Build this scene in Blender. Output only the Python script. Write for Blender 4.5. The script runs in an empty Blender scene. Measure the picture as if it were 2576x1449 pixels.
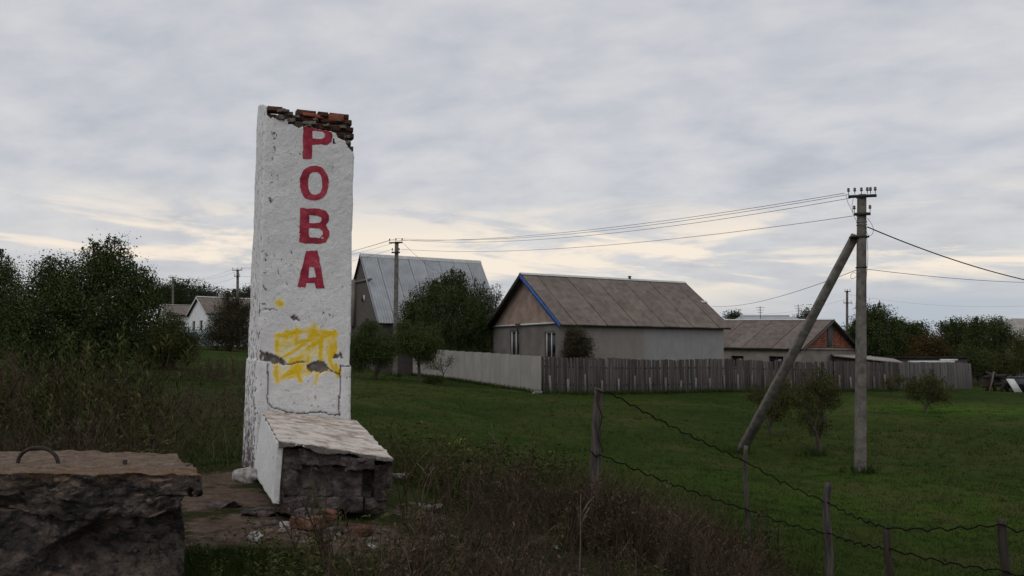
import bpy, math, random
import numpy as np
from mathutils import Vector, Matrix

random.seed(7)
RNG = np.random.default_rng(11)
scene = bpy.context.scene
COL = scene.collection

# ------------------------------------------------------------------ camera
EYE = 3.05                       # eye height over the lowest part of the meadow
FPX, CX, CY, HOR = 2300.0, 1288.0, 724.5, 900.0   # measured on a 2576 px wide copy of the photograph
PITCH = math.atan((HOR - CY) / FPX)
cam_d = bpy.data.cameras.new('camera')
cam = bpy.data.objects.new('camera', cam_d); COL.objects.link(cam)
cam.location = (0, 0, EYE)
cam.rotation_euler = (math.pi / 2 + PITCH, 0, 0)
cam_d.sensor_width = 36.0
cam_d.lens = 36.0 * FPX / 2576.0
cam_d.clip_start = 0.05; cam_d.clip_end = 3000
scene.camera = cam
scene.render.resolution_x, scene.render.resolution_y = 1024, 576

# ------------------------------------------------------------------ light
SUN_EL, SUN_AZ = 42.0, 215.0     # elevation; azimuth clockwise from +Y (behind the camera, to the left)
scene.view_settings.view_transform = 'Standard'
scene.view_settings.look = 'None'
scene.view_settings.exposure = 0.0
scene.view_settings.gamma = 1.0
scene.view_settings.use_curve_mapping = False

world = bpy.data.worlds.new('World'); scene.world = world; world.use_nodes = True
wt = world.node_tree; wt.nodes.clear()


class NT:
    """small helper around a node tree"""
    def __init__(self, tree): self.t = tree
    def n(self, kind, **props):
        nd = self.t.nodes.new(kind)
        for k, v in props.items(): setattr(nd, k, v)
        return nd
    def link(self, a, b): self.t.links.new(a, b)
    def put(self, sock, v):
        if hasattr(v, 'is_linked') or isinstance(v, bpy.types.NodeSocket): self.link(v, sock)
        else: sock.default_value = v
    def math(self, op, a, b=0.0, clamp=False):
        m = self.n('ShaderNodeMath', operation=op); m.use_clamp = clamp
        self.put(m.inputs[0], a); self.put(m.inputs[1], b)
        return m.outputs[0]
    def sep(self, v):
        s = self.n('ShaderNodeSeparateXYZ'); self.link(v, s.inputs[0]); return s.outputs
    def comb(self, x, y, z):
        s = self.n('ShaderNodeCombineXYZ')
        for i, q in enumerate((x, y, z)): self.put(s.inputs[i], q)
        return s.outputs[0]
    def noise(self, vec, scale, detail=5, rough=.55, dist=0.0):
        n = self.n('ShaderNodeTexNoise')
        if vec is not None: self.link(vec, n.inputs['Vector'])
        n.inputs['Scale'].default_value = scale; n.inputs['Detail'].default_value = detail
        n.inputs['Roughness'].default_value = rough; n.inputs['Distortion'].default_value = dist
        return n.outputs['Fac']
    def ramp(self, fac, stops, interp='LINEAR'):
        r = self.n('ShaderNodeValToRGB'); r.color_ramp.interpolation = interp
        el = r.color_ramp.elements
        while len(el) < len(stops): el.new(.5)
        for e, (p, c) in zip(el, stops):
            e.position = p
            e.color = (c, c, c, 1) if isinstance(c, (int, float)) else (*c, 1)
        self.put(r.inputs[0], fac)
        return r.outputs[0]
    def mix(self, fac, a, b, mode='MIX'):
        m = self.n('ShaderNodeMix', data_type='RGBA', blend_type=mode)
        self.put(m.inputs[0], fac)
        for s, v in ((m.inputs[6], a), (m.inputs[7], b)):
            if isinstance(v, tuple): s.default_value = (*v, 1) if len(v) == 3 else v
            else: self.link(v, s)
        return m.outputs[2]
    def maprange(self, v, a, b, c=0.0, d=1.0, smooth=True):
        m = self.n('ShaderNodeMapRange'); m.interpolation_type = 'SMOOTHSTEP' if smooth else 'LINEAR'
        self.put(m.inputs[0], v)
        for i, q in enumerate((a, b, c, d)): m.inputs[1 + i].default_value = q
        return m.outputs[0]


w = NT(wt)
tc = w.n('ShaderNodeTexCoord')
dx, dy, dz = w.sep(tc.outputs['Generated'])
zpos = w.math('MAXIMUM', dz, 0.0)
den = w.math('ADD', zpos, 0.24)
px = w.math('DIVIDE', dx, den); py = w.math('DIVIDE', dy, den)
cv = w.comb(w.math('MULTIPLY', px, 1.75), w.math('ADD', w.math('MULTIPLY', py, 2.1), w.math('MULTIPLY', px, .35)), 0.0)
big = w.noise(cv, .8, 3, .5, .3)
fine = w.noise(cv, 3.0, 8, .56, .15)
vast = w.noise(cv, .28, 2, .5, .2)
cl = w.math('ADD', w.math('MULTIPLY', vast, .34), w.math('ADD', w.math('MULTIPLY', big, .28), w.math('MULTIPLY', fine, .38)))
cloud = w.ramp(cl, [(.37, (.445, .472, .528)), (.465, (.555, .572, .614)), (.54, (.635, .642, .668)), (.65, (.74, .735, .738))])
# cream streaks where the cloud deck thins out, a few degrees over the horizon
wv = w.comb(w.math('MULTIPLY', dx, 4.2), w.math('MULTIPLY', dy, 1.2), w.math('MULTIPLY', w.math('ADD', dz, w.math('MULTIPLY', dx, .045)), 24.0))
wn = w.noise(wv, 1.25, 8, .6, .5)
streak = w.math('MULTIPLY', w.maprange(w.math('ADD', wn, w.math('MULTIPLY', w.math('SUBTRACT', w.noise(wv, .38, 2, .5), .5), .55)), .43, .57), 1.0)
band = w.math('MULTIPLY', w.maprange(dz, .048, .075), w.maprange(dz, .19, .12))
c2 = w.mix(w.math('MULTIPLY', w.math('ADD', w.math('MULTIPLY', streak, .86), .12), band), cloud, (.97, .85, .71))
# the lowest sky: pale blue-grey haze band
lown = w.noise(wv, .8, 4, .5, .3)
low = w.ramp(lown, [(.38, (.46, .505, .575)), (.58, (.60, .60, .62)), (.70, (.78, .72, .66))])
c3 = w.mix(w.maprange(dz, .095, .045), c2, low)
sky = w.n('ShaderNodeTexSky', sky_type='NISHITA', sun_disc=False)
sky.sun_elevation = math.radians(SUN_EL); sky.sun_rotation = math.radians(SUN_AZ)
skyd = w.mix(1.0, sky.outputs[0], (.10, .10, .10), 'MULTIPLY')
c4 = w.mix(.06, c3, skyd)
bg = w.n('ShaderNodeBackground'); w.link(c4, bg.inputs[0]); bg.inputs[1].default_value = 1.0
out = w.n('ShaderNodeOutputWorld'); w.link(bg.outputs[0], out.inputs[0])

sun_d = bpy.data.lights.new('sun', 'SUN'); sun_d.energy = .55; sun_d.angle = math.radians(35); sun_d.color = (1, .965, .92)
sun = bpy.data.objects.new('sun', sun_d); COL.objects.link(sun)
_az, _el = math.radians(SUN_AZ), math.radians(SUN_EL)
sdir = Vector((math.sin(_az) * math.cos(_el), math.cos(_az) * math.cos(_el), math.sin(_el)))
sun.rotation_euler = sdir.to_track_quat('Z', 'Y').to_euler()
sun.location = sdir * 60

# ------------------------------------------------------------------ measuring helpers
_cp, _sp = math.cos(PITCH), math.sin(PITCH)


def P(u, v, d):
    """world point on the line of sight of photo point (u, v), d metres in front of the camera"""
    X, Y = (u - CX) / FPX, (CY - v) / FPX
    r = np.array([X, _cp - Y * _sp, _sp + Y * _cp])
    r = r * (d / r[1])
    return np.array([r[0], r[1], r[2] + EYE])


def project(p):
    p = np.asarray(p, float); q = p - np.array([0, 0, EYE])
    dep = q[..., 1] * _cp + q[..., 2] * _sp
    up = -q[..., 1] * _sp + q[..., 2] * _cp
    return CX + FPX * q[..., 0] / dep, CY - FPX * up / dep


def _hash(ix, iy, iz, seed):
    h = (ix * 374761393 + iy * 668265263 + iz * 2147483647 + seed * 1274126177) & 0xFFFFFFFF
    h = ((h ^ (h >> 13)) * 1274126177) & 0xFFFFFFFF
    h = ((h ^ (h >> 16)) * 2246822519) & 0xFFFFFFFF
    return ((h ^ (h >> 15)) & 0xFFFFFF) / float(0xFFFFFF)


def vnoise(p, seed=0):
    p = np.asarray(p, float); i = np.floor(p).astype(np.int64); f = p - i; f = f * f * (3 - 2 * f)
    r = 0
    for a in (0, 1):
        for b in (0, 1):
            for c in (0, 1):
                wgt = (f[..., 0] if a else 1 - f[..., 0]) * (f[..., 1] if b else 1 - f[..., 1]) * (f[..., 2] if c else 1 - f[..., 2])
                r = r + wgt * _hash(i[..., 0] + a, i[..., 1] + b, i[..., 2] + c, seed)
    return r * 2 - 1


def fbm(p, scale, octaves=4, seed=0, gain=.5):
    p = np.asarray(p, float) * scale; r = 0; amp = 1.0
    for k in range(octaves):
        r = r + amp * vnoise(p, seed + k * 17); p = p * 2.03 + 11.3; amp *= gain
    return r


def vfbm(p, scale, octaves, seed, gain=.5):
    return np.stack([fbm(p, scale, octaves, seed + 100 * k, gain) for k in range(3)], -1)


def inpoly(u, v, poly):
    u = np.asarray(u); v = np.asarray(v); r = np.zeros(u.shape, bool); n = len(poly)
    for k in range(n):
        (x1, y1), (x2, y2) = poly[k], poly[(k + 1) % n]
        if y1 == y2: continue
        c = ((y1 > v) != (y2 > v)) & (u < (x2 - x1) * (v - y1) / (y2 - y1) + x1)
        r ^= c
    return r


def segdist(u, v, line):
    best = np.full(np.shape(u), 1e9)
    for (x1, y1), (x2, y2) in zip(line[:-1], line[1:]):
        L2 = (x2 - x1) ** 2 + (y2 - y1) ** 2 + 1e-9
        t = np.clip(((u - x1) * (x2 - x1) + (v - y1) * (y2 - y1)) / L2, 0, 1)
        best = np.minimum(best, np.hypot(u - x1 - t * (x2 - x1), v - y1 - t * (y2 - y1)))
    return best


# ------------------------------------------------------------------ mesh helpers
class MB:
    def __init__(self): self.V = []; self.F = []; self.n = 0
    def add(self, V, F):
        V = np.asarray(V, float).reshape(-1, 3); F = np.asarray(F, np.int64)
        self.V.append(V); self.F.append(F + self.n); self.n += len(V); return self
    def box(self, c, size, M=None):
        s = np.array(size) / 2
        V = np.array([[x, y, z] for x in (-1, 1) for y in (-1, 1) for z in (-1, 1)]) * s
        if M is not None: V = V @ np.array(M).T
        self.add(V + np.array(c), [[0, 1, 3, 2], [4, 6, 7, 5], [0, 4, 5, 1], [2, 3, 7, 6], [0, 2, 6, 4], [1, 5, 7, 3]]); return self
    def hexa(self, c8):
        # order: (x,y,z) bits like box
        self.add(c8, [[0, 1, 3, 2], [4, 6, 7, 5], [0, 4, 5, 1], [2, 3, 7, 6], [0, 2, 6, 4], [1, 5, 7, 3]]); return self
    def tube(self, pts, rad, n=6, cap=True):
        pts = np.asarray(pts, float); m = len(pts)
        rad = np.full(m, rad, float) if np.isscalar(rad) else np.asarray(rad, float)
        T = np.gradient(pts, axis=0); T /= np.linalg.norm(T, axis=1)[:, None] + 1e-12
        ref = np.array([0, 0, 1.0]) if abs(T[0][2]) < .9 else np.array([1.0, 0, 0])
        A = np.cross(T, ref); A /= np.linalg.norm(A, axis=1)[:, None] + 1e-12
        B = np.cross(T, A)
        ang = np.arange(n) * 2 * math.pi / n
        V = pts[:, None, :] + rad[:, None, None] * (np.cos(ang)[None, :, None] * A[:, None, :] + np.sin(ang)[None, :, None] * B[:, None, :])
        F = []
        for i in range(m - 1):
            for j in range(n):
                k = (j + 1) % n
                F.append([i * n + j, i * n + k, (i + 1) * n + k, (i + 1) * n + j])
        self.add(V.reshape(-1, 3), F)
        if cap and n == 4:
            b = self.n - m * n
            self.F.append(np.array([[b + 3, b + 2, b + 1, b]])); e = b + (m - 1) * n; self.F.append(np.array([[e, e + 1, e + 2, e + 3]]))
        elif cap:
            b = self.n - m * n; e = b + (m - 1) * n
            self.F.append(np.array([list(range(b + n - 1, b - 1, -1))])); self.F.append(np.array([list(range(e, e + n))]))
        return self
    def lathe(self, prof, c=(0, 0, 0), n=10):
        prof = np.array(prof, float); ang = np.arange(n) * 2 * math.pi / n; m = len(prof)
        V = np.stack([prof[:, None, 0] * np.cos(ang), prof[:, None, 0] * np.sin(ang), np.repeat(prof[:, 1:2], n, 1)], -1).reshape(-1, 3)
        F = [[i * n + j, i * n + (j + 1) % n, (i + 1) * n + (j + 1) % n, (i + 1) * n + j] for i in range(m - 1) for j in range(n)]
        self.add(V + np.array(c), F); return self
    def mesh(self, name, mat=None, smooth=False, origin=(0, 0, 0)):
        me = bpy.data.meshes.new(name)
        V = np.concatenate(self.V) - np.array(origin)
        tot = np.concatenate([np.full(len(f), f.shape[1]) for f in self.F]).astype(np.int32)
        loops = np.concatenate([f.ravel() for f in self.F]).astype(np.int32)
        me.vertices.add(len(V)); me.vertices.foreach_set('co', V.astype(np.float32).ravel())
        me.loops.add(len(loops)); me.loops.foreach_set('vertex_index', loops)
        me.polygons.add(len(tot)); me.polygons.foreach_set('loop_start', (np.cumsum(tot) - tot).astype(np.int32))
        me.polygons.foreach_set('loop_total', tot)
        if smooth: me.polygons.foreach_set('use_smooth', np.ones(len(tot), bool))
        me.update(calc_edges=True); me.validate()
        if mat is not None: me.materials.append(mat)
        return me
    def build(self, name, mat, parent=None, smooth=False, origin=None):
        if origin is None: origin = parent_origin(parent)
        return place(name, self.mesh(name, mat, smooth, origin), parent, None if parent is not None else origin)


def parent_origin(p):
    o = np.zeros(3)
    while p is not None:
        o = o + np.array(p.location); p = p.parent
    return o


def place(name, data, parent=None, loc=None):
    o = bpy.data.objects.new(name, data); COL.objects.link(o)
    if parent is not None: o.parent = parent
    if loc is not None: o.location = tuple(loc)
    return o


def tag(o, label, cat, group=None, kind=None):
    if label: o['label'] = label
    if cat: o['category'] = cat
    if group: o['group'] = group
    if kind: o['kind'] = kind
    return o


def thing(name, label, cat, loc=(0, 0, 0), rotz=0.0, group=None):
    o = place(name, None, None, loc); o.rotation_euler = (0, 0, rotz)
    o.empty_display_size = .2
    return tag(o, label, cat, group)


def attr(me, name, vals):
    a = me.attributes.new(name, 'FLOAT', 'POINT'); a.data.foreach_set('value', np.asarray(vals, np.float32))


def grid_faces(nu, nv, wrap=False):
    i = np.arange(nv - 1)[:, None]; j = np.arange(nu if wrap else nu - 1)[None, :]
    j2 = (j + 1) % nu
    return np.stack([i * nu + j, i * nu + j2, (i + 1) * nu + j2, (i + 1) * nu + j], -1).reshape(-1, 4)


def noisy_hex(c8, res, amp, scale, seed, octaves=4, post=None, gain=.5):
    """six dense faces of a hexahedron pushed about by 3-D noise, welded"""
    c8 = np.asarray(c8, float)
    def tri(a, b, c):
        r = 0
        for k in range(8):
            i, j, l = k >> 2 & 1, k >> 1 & 1, k & 1
            r = r + (a if i else 1 - a)[..., None] * (b if j else 1 - b)[..., None] * (c if l else 1 - c)[..., None] * c8[k]
        return r
    nx, ny, nz = res; V = []; F = []; n = 0; ABC = []
    def face(n1, n2, fn, flip):
        nonlocal n
        a, b = np.meshgrid(np.linspace(0, 1, n1), np.linspace(0, 1, n2)); abc = fn(a, b)
        V.append(tri(*abc).reshape(-1, 3)); f = grid_faces(n1, n2) + n
        ABC.append(np.stack(abc, -1).reshape(-1, 3))
        F.append(f[:, ::-1] if flip else f); n += n1 * n2
    o = np.ones_like; z = np.zeros_like
    face(nx, ny, lambda a, b: (a, b, z(a)), True); face(nx, ny, lambda a, b: (a, b, o(a)), False)
    face(nx, nz, lambda a, b: (a, z(a), b), False); face(nx, nz, lambda a, b: (a, o(a), b), True)
    face(ny, nz, lambda a, b: (z(a), a, b), True); face(ny, nz, lambda a, b: (o(a), a, b), False)
    V = np.concatenate(V); F = np.concatenate(F); ABC = np.concatenate(ABC)
    key = np.round(V, 5); _, idx, inv = np.unique(key, axis=0, return_index=True, return_inverse=True)
    V = V[idx]; ABC = ABC[idx]; F = inv.ravel()[F]
    if post is not None: V = post(V, ABC)
    V = V + amp * vfbm(V, scale, octaves, seed, gain)
    m = MB(); m.add(V, F); return m


# ------------------------------------------------------------------ materials
def new_mat(name):
    m = bpy.data.materials.new(name); m.use_nodes = True; t = NT(m.node_tree)
    b = next(n for n in m.node_tree.nodes if n.type == 'BSDF_PRINCIPLED')
    return m, t, b


def bump(t, b, h, strength=.4, dist=.02):
    bp = t.n('ShaderNodeBump'); bp.inputs['Strength'].default_value = strength; bp.inputs['Distance'].default_value = dist
    t.link(h, bp.inputs['Height']); t.link(bp.outputs[0], b.inputs['Normal'])


def basic(name, c1, c2, scale=4.0, rough=.85, rnd=0.0, bmp=.3, bscale=None, stretch=(1, 1, 1), detail=6, c3=None, spec=.25, lo=.35, hi=.65, dist=.01):
    m, t, b = new_mat(name)
    co = t.n('ShaderNodeTexCoord').outputs['Object']
    mp = t.n('ShaderNodeMapping'); mp.inputs['Scale'].default_value = stretch; t.link(co, mp.inputs[0])
    if rnd:
        oi = t.n('ShaderNodeObjectInfo')
        ad = t.n('ShaderNodeVectorMath', operation='ADD'); t.link(mp.outputs[0], ad.inputs[0])
        sc = t.n('ShaderNodeMath', operation='MULTIPLY'); t.link(oi.outputs['Random'], sc.inputs[0]); sc.inputs[1].default_value = 53.0
        t.link(sc.outputs[0], ad.inputs[1]); vec = ad.outputs[0]
    else: vec = mp.outputs[0]
    n = t.noise(vec, scale, detail, .6, .2)
    stops = [(lo, c1), (hi, c2)] if c3 is None else [(lo, c1), ((lo + hi) / 2, c2), (hi, c3)]
    c = t.ramp(n, stops)
    if rnd:
        v = t.maprange(oi.outputs['Random'], 0, 1, 1 - rnd, 1 + rnd, False)
        h = t.n('ShaderNodeHueSaturation'); t.link(c, h.inputs['Color']); t.link(v, h.inputs['Value']); c = h.outputs[0]
    t.link(c, b.inputs['Base Color']); b.inputs['Roughness'].default_value = rough
    b.inputs['Specular IOR Level'].default_value = spec
    if bmp:
        n2 = t.noise(vec, bscale or scale * 4, 6, .6, .1); bump(t, b, n2, bmp, dist)
    return m


def leaf_mat(name, c1, c2, c3=None, scale=.9):
    m, t, b = new_mat(name)
    g = t.n('ShaderNodeNewGeometry')
    n = t.noise(g.outputs['Position'], scale, 3, .6)
    f = t.math('ADD', t.math('MULTIPLY', n, .6), t.math('MULTIPLY', g.outputs['Random Per Island'], .4))
    stops = [(.32, c1), (.62, c2)] + ([(.80, c3)] if c3 else [])
    c = t.ramp(f, stops)
    t.link(c, b.inputs['Base Color']); b.inputs['Roughness'].default_value = .8; b.inputs['Specular IOR Level'].default_value = .03
    return m


M = {}
M['bark'] = basic('bark', (.045, .035, .028), (.10, .08, .065), 6, bmp=.6, stretch=(1, 1, .25))
M['leaf_dark'] = leaf_mat('leaf_dark', (.030, .044, .016), (.062, .080, .028), (.115, .122, .044))
M['leaf_green'] = leaf_mat('leaf_green', (.032, .046, .016), (.068, .088, .030), (.115, .122, .046))
M['leaf_olive'] = leaf_mat('leaf_olive', (.036, .042, .015), (.075, .078, .026), (.13, .11, .040))
M['leaf_autumn'] = leaf_mat('leaf_autumn', (.035, .030, .014), (.085, .058, .022), (.14, .075, .03))
M['leaf_brown'] = leaf_mat('leaf_brown', (.034, .034, .020), (.066, .060, .034), (.10, .080, .048))
M['leaf_far'] = leaf_mat('leaf_far', (.030, .042, .024), (.058, .072, .040), (.085, .095, .052), .4)
M['weed_green'] = leaf_mat('weed_green', (.032, .040, .014), (.068, .076, .026), (.125, .112, .050), .7)
M['weed_dry'] = leaf_mat('weed_dry', (.036, .027, .018), (.080, .056, .040), (.165, .122, .082), .8)
M['weed_red'] = leaf_mat('weed_red', (.042, .031, .021), (.090, .064, .044), (.155, .115, .080), .8)
M['grass'] = leaf_mat('grass', (.024, .040, .010), (.036, .058, .013), (.058, .074, .021), .35)
M['stalk'] = basic('stalk', (.10, .078, .064), (.17, .135, .11), 20, bmp=0)
M['concrete'] = basic('concrete', (.085, .076, .066), (.135, .122, .108), 5, bmp=.5, c3=(.18, .165, .147))
M['concrete_pale'] = basic('concrete_pale', (.12, .11, .103), (.20, .188, .177), 8, bmp=.3, rnd=.25)
M['steel_dark'] = basic('steel_dark', (.02, .018, .017), (.045, .036, .030), 25, .6, bmp=.2)
M['rust'] = basic('rust', (.022, .017, .014), (.05, .036, .027), 40, .8, bmp=.4)
M['porcelain'] = basic('porcelain', (.05, .045, .05), (.12, .11, .11), 20, .3, bmp=0, spec=.5)
M['wire'] = basic('wire', (.05, .05, .052), (.09, .09, .09), 10, .6, bmp=0)
M['wire_black'] = basic('wire_black', (.006, .005, .005), (.012, .010, .009), 10, .8, bmp=0, spec=.05)
M['white_paint'] = basic('white_paint', (.50, .50, .49), (.66, .66, .64), 9, .7, bmp=.1)
M['blue_paint'] = basic('blue_paint', (.022, .075, .26), (.045, .125, .38), 4, .6, bmp=.1)
M['glass'] = basic('glass', (.012, .013, .014), (.02, .021, .023), 2, .12, bmp=0, spec=.5)
M['wood_grey'] = basic('wood_grey', (.040, .034, .031), (.085, .074, .068), 3, bmp=.5, stretch=(6, 6, .6), rnd=.35)
M['wood_grey_pale'] = basic('wood_grey_pale', (.085, .077, .072), (.135, .124, .116), 3, bmp=.4, stretch=(6, 6, .6), rnd=.2)
M['wood_post'] = basic('wood_post', (.034, .029, .026), (.088, .074, .067), 5, bmp=1.0, bscale=22, stretch=(4, 4, .45), c3=(.155, .13, .117), dist=.03)
M['wood_dark'] = basic('wood_dark', (.022, .018, .015), (.05, .04, .034), 5, bmp=.8, stretch=(4, 4, .4))
M['fence_sheet'] = basic('fence_sheet', (.27, .256, .232), (.33, .315, .29), 1.6, .6, bmp=.1, rnd=.02)
M['slate_brown'] = basic('slate_brown', (.125, .100, .088), (.172, .140, .122), 2.2, bmp=.3, bscale=30, rnd=.10, c3=(.20, .168, .142))
M['slate_grey'] = basic('slate_grey', (.29, .305, .32), (.37, .385, .40), 1.4, .6, bmp=.15, bscale=20, rnd=.07)
M['slate_pale'] = basic('slate_pale', (.24, .22, .20), (.32, .30, .27), 2, bmp=.2, rnd=.1)
M['ridge_zinc'] = basic('ridge_zinc', (.40, .40, .38), (.52, .52, .5), 3, .6, bmp=.1)
M['deck'] = basic('deck', (.02, .016, .014), (.04, .032, .027), 3)
M['wall_grey'] = basic('wall_grey', (.125, .112, .104), (.185, .168, .156), 1.0, bmp=.2, bscale=40)
M['gable_tan'] = basic('gable_tan', (.215, .155, .128), (.33, .245, .20), 1.6, bmp=.2, bscale=40)
M['wall_dark'] = basic('wall_dark', (.07, .06, .055), (.10, .088, .08), 1.5, bmp=.3, bscale=30)
M['wall_tan'] = basic('wall_tan', (.20, .175, .15), (.29, .255, .22), 1.5, bmp=.2)
M['wall_white'] = basic('wall_white', (.62, .64, .66), (.74, .75, .76), 2, bmp=.1)
M['wall_blue'] = basic('wall_blue', (.22, .32, .36), (.34, .42, .44), 2, bmp=.1)
M['brick_orange'] = basic('brick_orange', (.21, .068, .040), (.30, .105, .062), 6, bmp=.3, rnd=.35)
M['mortar'] = basic('mortar', (.10, .085, .07), (.20, .17, .145), 12, bmp=.8, bscale=40, dist=.02)
M['brick_dark'] = basic('brick_dark', (.030, .022, .019), (.15, .055, .034), 9, bmp=1.0, bscale=26, rnd=.45, c3=(.21, .145, .11), dist=.03)
M['brick_red'] = basic('brick_red', (.19, .055, .032), (.34, .100, .056), 11, bmp=.6, bscale=40, rnd=.2, dist=.01)
M['brick_worn'] = basic('brick_worn', (.075, .040, .031), (.17, .068, .045), 12, bmp=1.0, bscale=30, rnd=.35, c3=(.20, .13, .10), dist=.03)
M['rubble_white'] = basic('rubble_white', (.17, .15, .14), (.50, .48, .46), 14, bmp=.5, dist=.02)
M['stone_mauve'] = basic('stone_mauve', (.026, .020, .018), (.078, .062, .057), 7, bmp=1.0, bscale=26, rnd=.28, c3=(.165, .14, .128), dist=.04)
M['tarp_grey'] = basic('tarp_grey', (.05, .052, .062), (.08, .082, .095), 3, .6)
M['red_tin'] = basic('red_tin', (.07, .018, .016), (.10, .028, .022), 3, .6)
M['letter_red'] = basic('letter_red', (.22, .016, .034), (.36, .032, .058), 7, .7, bmp=.8, bscale=40, c3=(.42, .06, .09), dist=.012)


def house_long_wall():
    m, t, b = new_mat('house_long_wall')
    co = t.n('ShaderNodeTexCoord').outputs['Object']; x, y, z = t.sep(co)
    n = t.noise(co, 1.1, 6, .6, .3)
    drip = t.n('ShaderNodeMapping'); drip.inputs['Scale'].default_value = (3.2, 3.2, .30); t.link(co, drip.inputs[0]); n = t.math('ADD', t.math('MULTIPLY', n, .55), t.math('MULTIPLY', t.noise(drip.outputs[0], 1.6, 6, .65, .3), .45))
    tan = t.ramp(n, [(.35, (.195, .172, .15)), (.65, (.25, .225, .20))])
    blue = t.ramp(n, [(.3, (.20, .20, .20)), (.5, (.26, .257, .25)), (.7, (.31, .305, .295))])
    f = t.maprange(t.math('ADD', x, t.math('MULTIPLY', n, .8)), 5.6, 6.3)
    t.link(t.mix(f, tan, blue), b.inputs['Base Color']); b.inputs['Roughness'].default_value = .9
    bump(t, b, t.noise(co, 30, 5, .6), .2, .01); return m


M['house_long_wall'] = house_long_wall()


def gable_brick():
    m, t, b = new_mat('gable_brick')
    co = t.n('ShaderNodeTexCoord').outputs['Object']; x, y, z = t.sep(co)
    br = t.n('ShaderNodeTexBrick'); t.link(t.comb(t.math('ADD', x, y), z, 0.0), br.inputs['Vector'])
    br.inputs['Scale'].default_value = 1.0; br.inputs['Brick Width'].default_value = .26; br.inputs['Row Height'].default_value = .075
    br.inputs['Mortar Size'].default_value = .008
    br.inputs['Color1'].default_value = (.075, .062, .055, 1); br.inputs['Color2'].default_value = (.11, .092, .082, 1); br.inputs['Mortar'].default_value = (.09, .08, .072, 1)
    n = t.noise(co, 1.2, 5, .6)
    t.link(t.mix(t.math('MULTIPLY', n, .5), br.outputs[0], (.06, .052, .048)), b.inputs['Base Color']); b.inputs['Roughness'].default_value = .9
    bump(t, b, br.outputs['Fac'], -.4, .01); return m


M['gable_brick'] = gable_brick()


def plaster_mat():
    m, t, b = new_mat('white_plaster')
    co = t.n('ShaderNodeTexCoord').outputs['Object']
    at = lambda s: t.n('ShaderNodeAttribute', attribute_name=s).outputs['Fac']
    n1 = t.noise(co, 3.0, 6, .6, .3)
    white = t.ramp(n1, [(.30, (.62, .605, .60)), (.55, (.74, .73, .725)), (.75, (.80, .79, .785))])
    # peeling scales: thin curved edges of old limewash
    n2 = t.noise(co, 10.0, 8, .68, 1.1)
    edge = t.math('ABSOLUTE', t.math('SUBTRACT', n2, .5))
    line = t.maprange(edge, .016, .0)
    white = t.mix(t.math('MULTIPLY', line, t.math('MULTIPLY', t.maprange(n1, .38, .56), .75)), white, (.40, .385, .37))
    # flecks where the limewash fell off: more where the 'wear' attribute is high
    mp = t.n('ShaderNodeMapping'); mp.inputs['Scale'].default_value = (1, 1, .55); t.link(co, mp.inputs[0])
    n3 = t.noise(mp.outputs[0], 26.0, 5, .65, .6)
    thr = t.math('SUBTRACT', .725, t.math('MULTIPLY', at('wear'), .27))
    fl = t.maprange(t.math('SUBTRACT', n3, thr), .0, .035)
    n4 = t.noise(co, 6.0, 4)
    flc = t.ramp(n4, [(.4, (.12, .11, .105)), (.62, (.25, .225, .21))])
    c = t.mix(fl, white, flc)
    # sprayed yellow
    yn = t.maprange(t.noise(co, 22, 5, .6), .25, .55, .75, 1.0)
    c = t.mix(t.math('MULTIPLY', at('yellow'), yn), c, t.ramp(at('yellow'), [(.15, (.88, .78, .14)), (.45, (.92, .70, .012)), (.95, (.76, .50, .006))]))
    chn = t.ramp(t.noise(co, 18, 5, .6), [(.35, (.10, .082, .075)), (.65, (.24, .205, .19))])
    c = t.mix(at('chip'), c, chn)
    c = t.mix(at('crack'), c, (.06, .05, .045))
    c = t.mix(t.math('MULTIPLY', at('damp'), t.maprange(t.noise(co, 10, 6, .65, .5), .40, .56)), c, (.11, .075, .082))
    t.link(c, b.inputs['Base Color']); b.inputs['Roughness'].default_value = .9; b.inputs['Specular IOR Level'].default_value = .2
    h = t.math('ADD', t.math('MULTIPLY', n2, .6), t.math('MULTIPLY', t.noise(co, 40, 5, .6), .3))
    bump(t, b, h, .9, .022); return m


M['plaster'] = plaster_mat()


def slab_top_mat():
    m, t, b = new_mat('worn_slab')
    co = t.n('ShaderNodeTexCoord').outputs['Object']
    n1 = t.noise(co, 5.5, 7, .65, .5); n2 = t.noise(co, 24, 6, .65, .4)
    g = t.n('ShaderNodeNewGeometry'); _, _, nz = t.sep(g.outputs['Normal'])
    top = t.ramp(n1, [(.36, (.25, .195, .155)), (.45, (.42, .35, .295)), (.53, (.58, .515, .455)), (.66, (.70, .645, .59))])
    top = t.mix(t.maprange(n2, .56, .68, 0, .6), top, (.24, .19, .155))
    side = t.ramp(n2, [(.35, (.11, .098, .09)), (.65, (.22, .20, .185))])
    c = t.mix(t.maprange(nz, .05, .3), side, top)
    t.link(c, b.inputs['Base Color']); b.inputs['Roughness'].default_value = .95; b.inputs['Specular IOR Level'].default_value = .15
    bump(t, b, t.math('ADD', n2, n1), .8, .02); return m


M['worn_slab'] = slab_top_mat()


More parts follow.
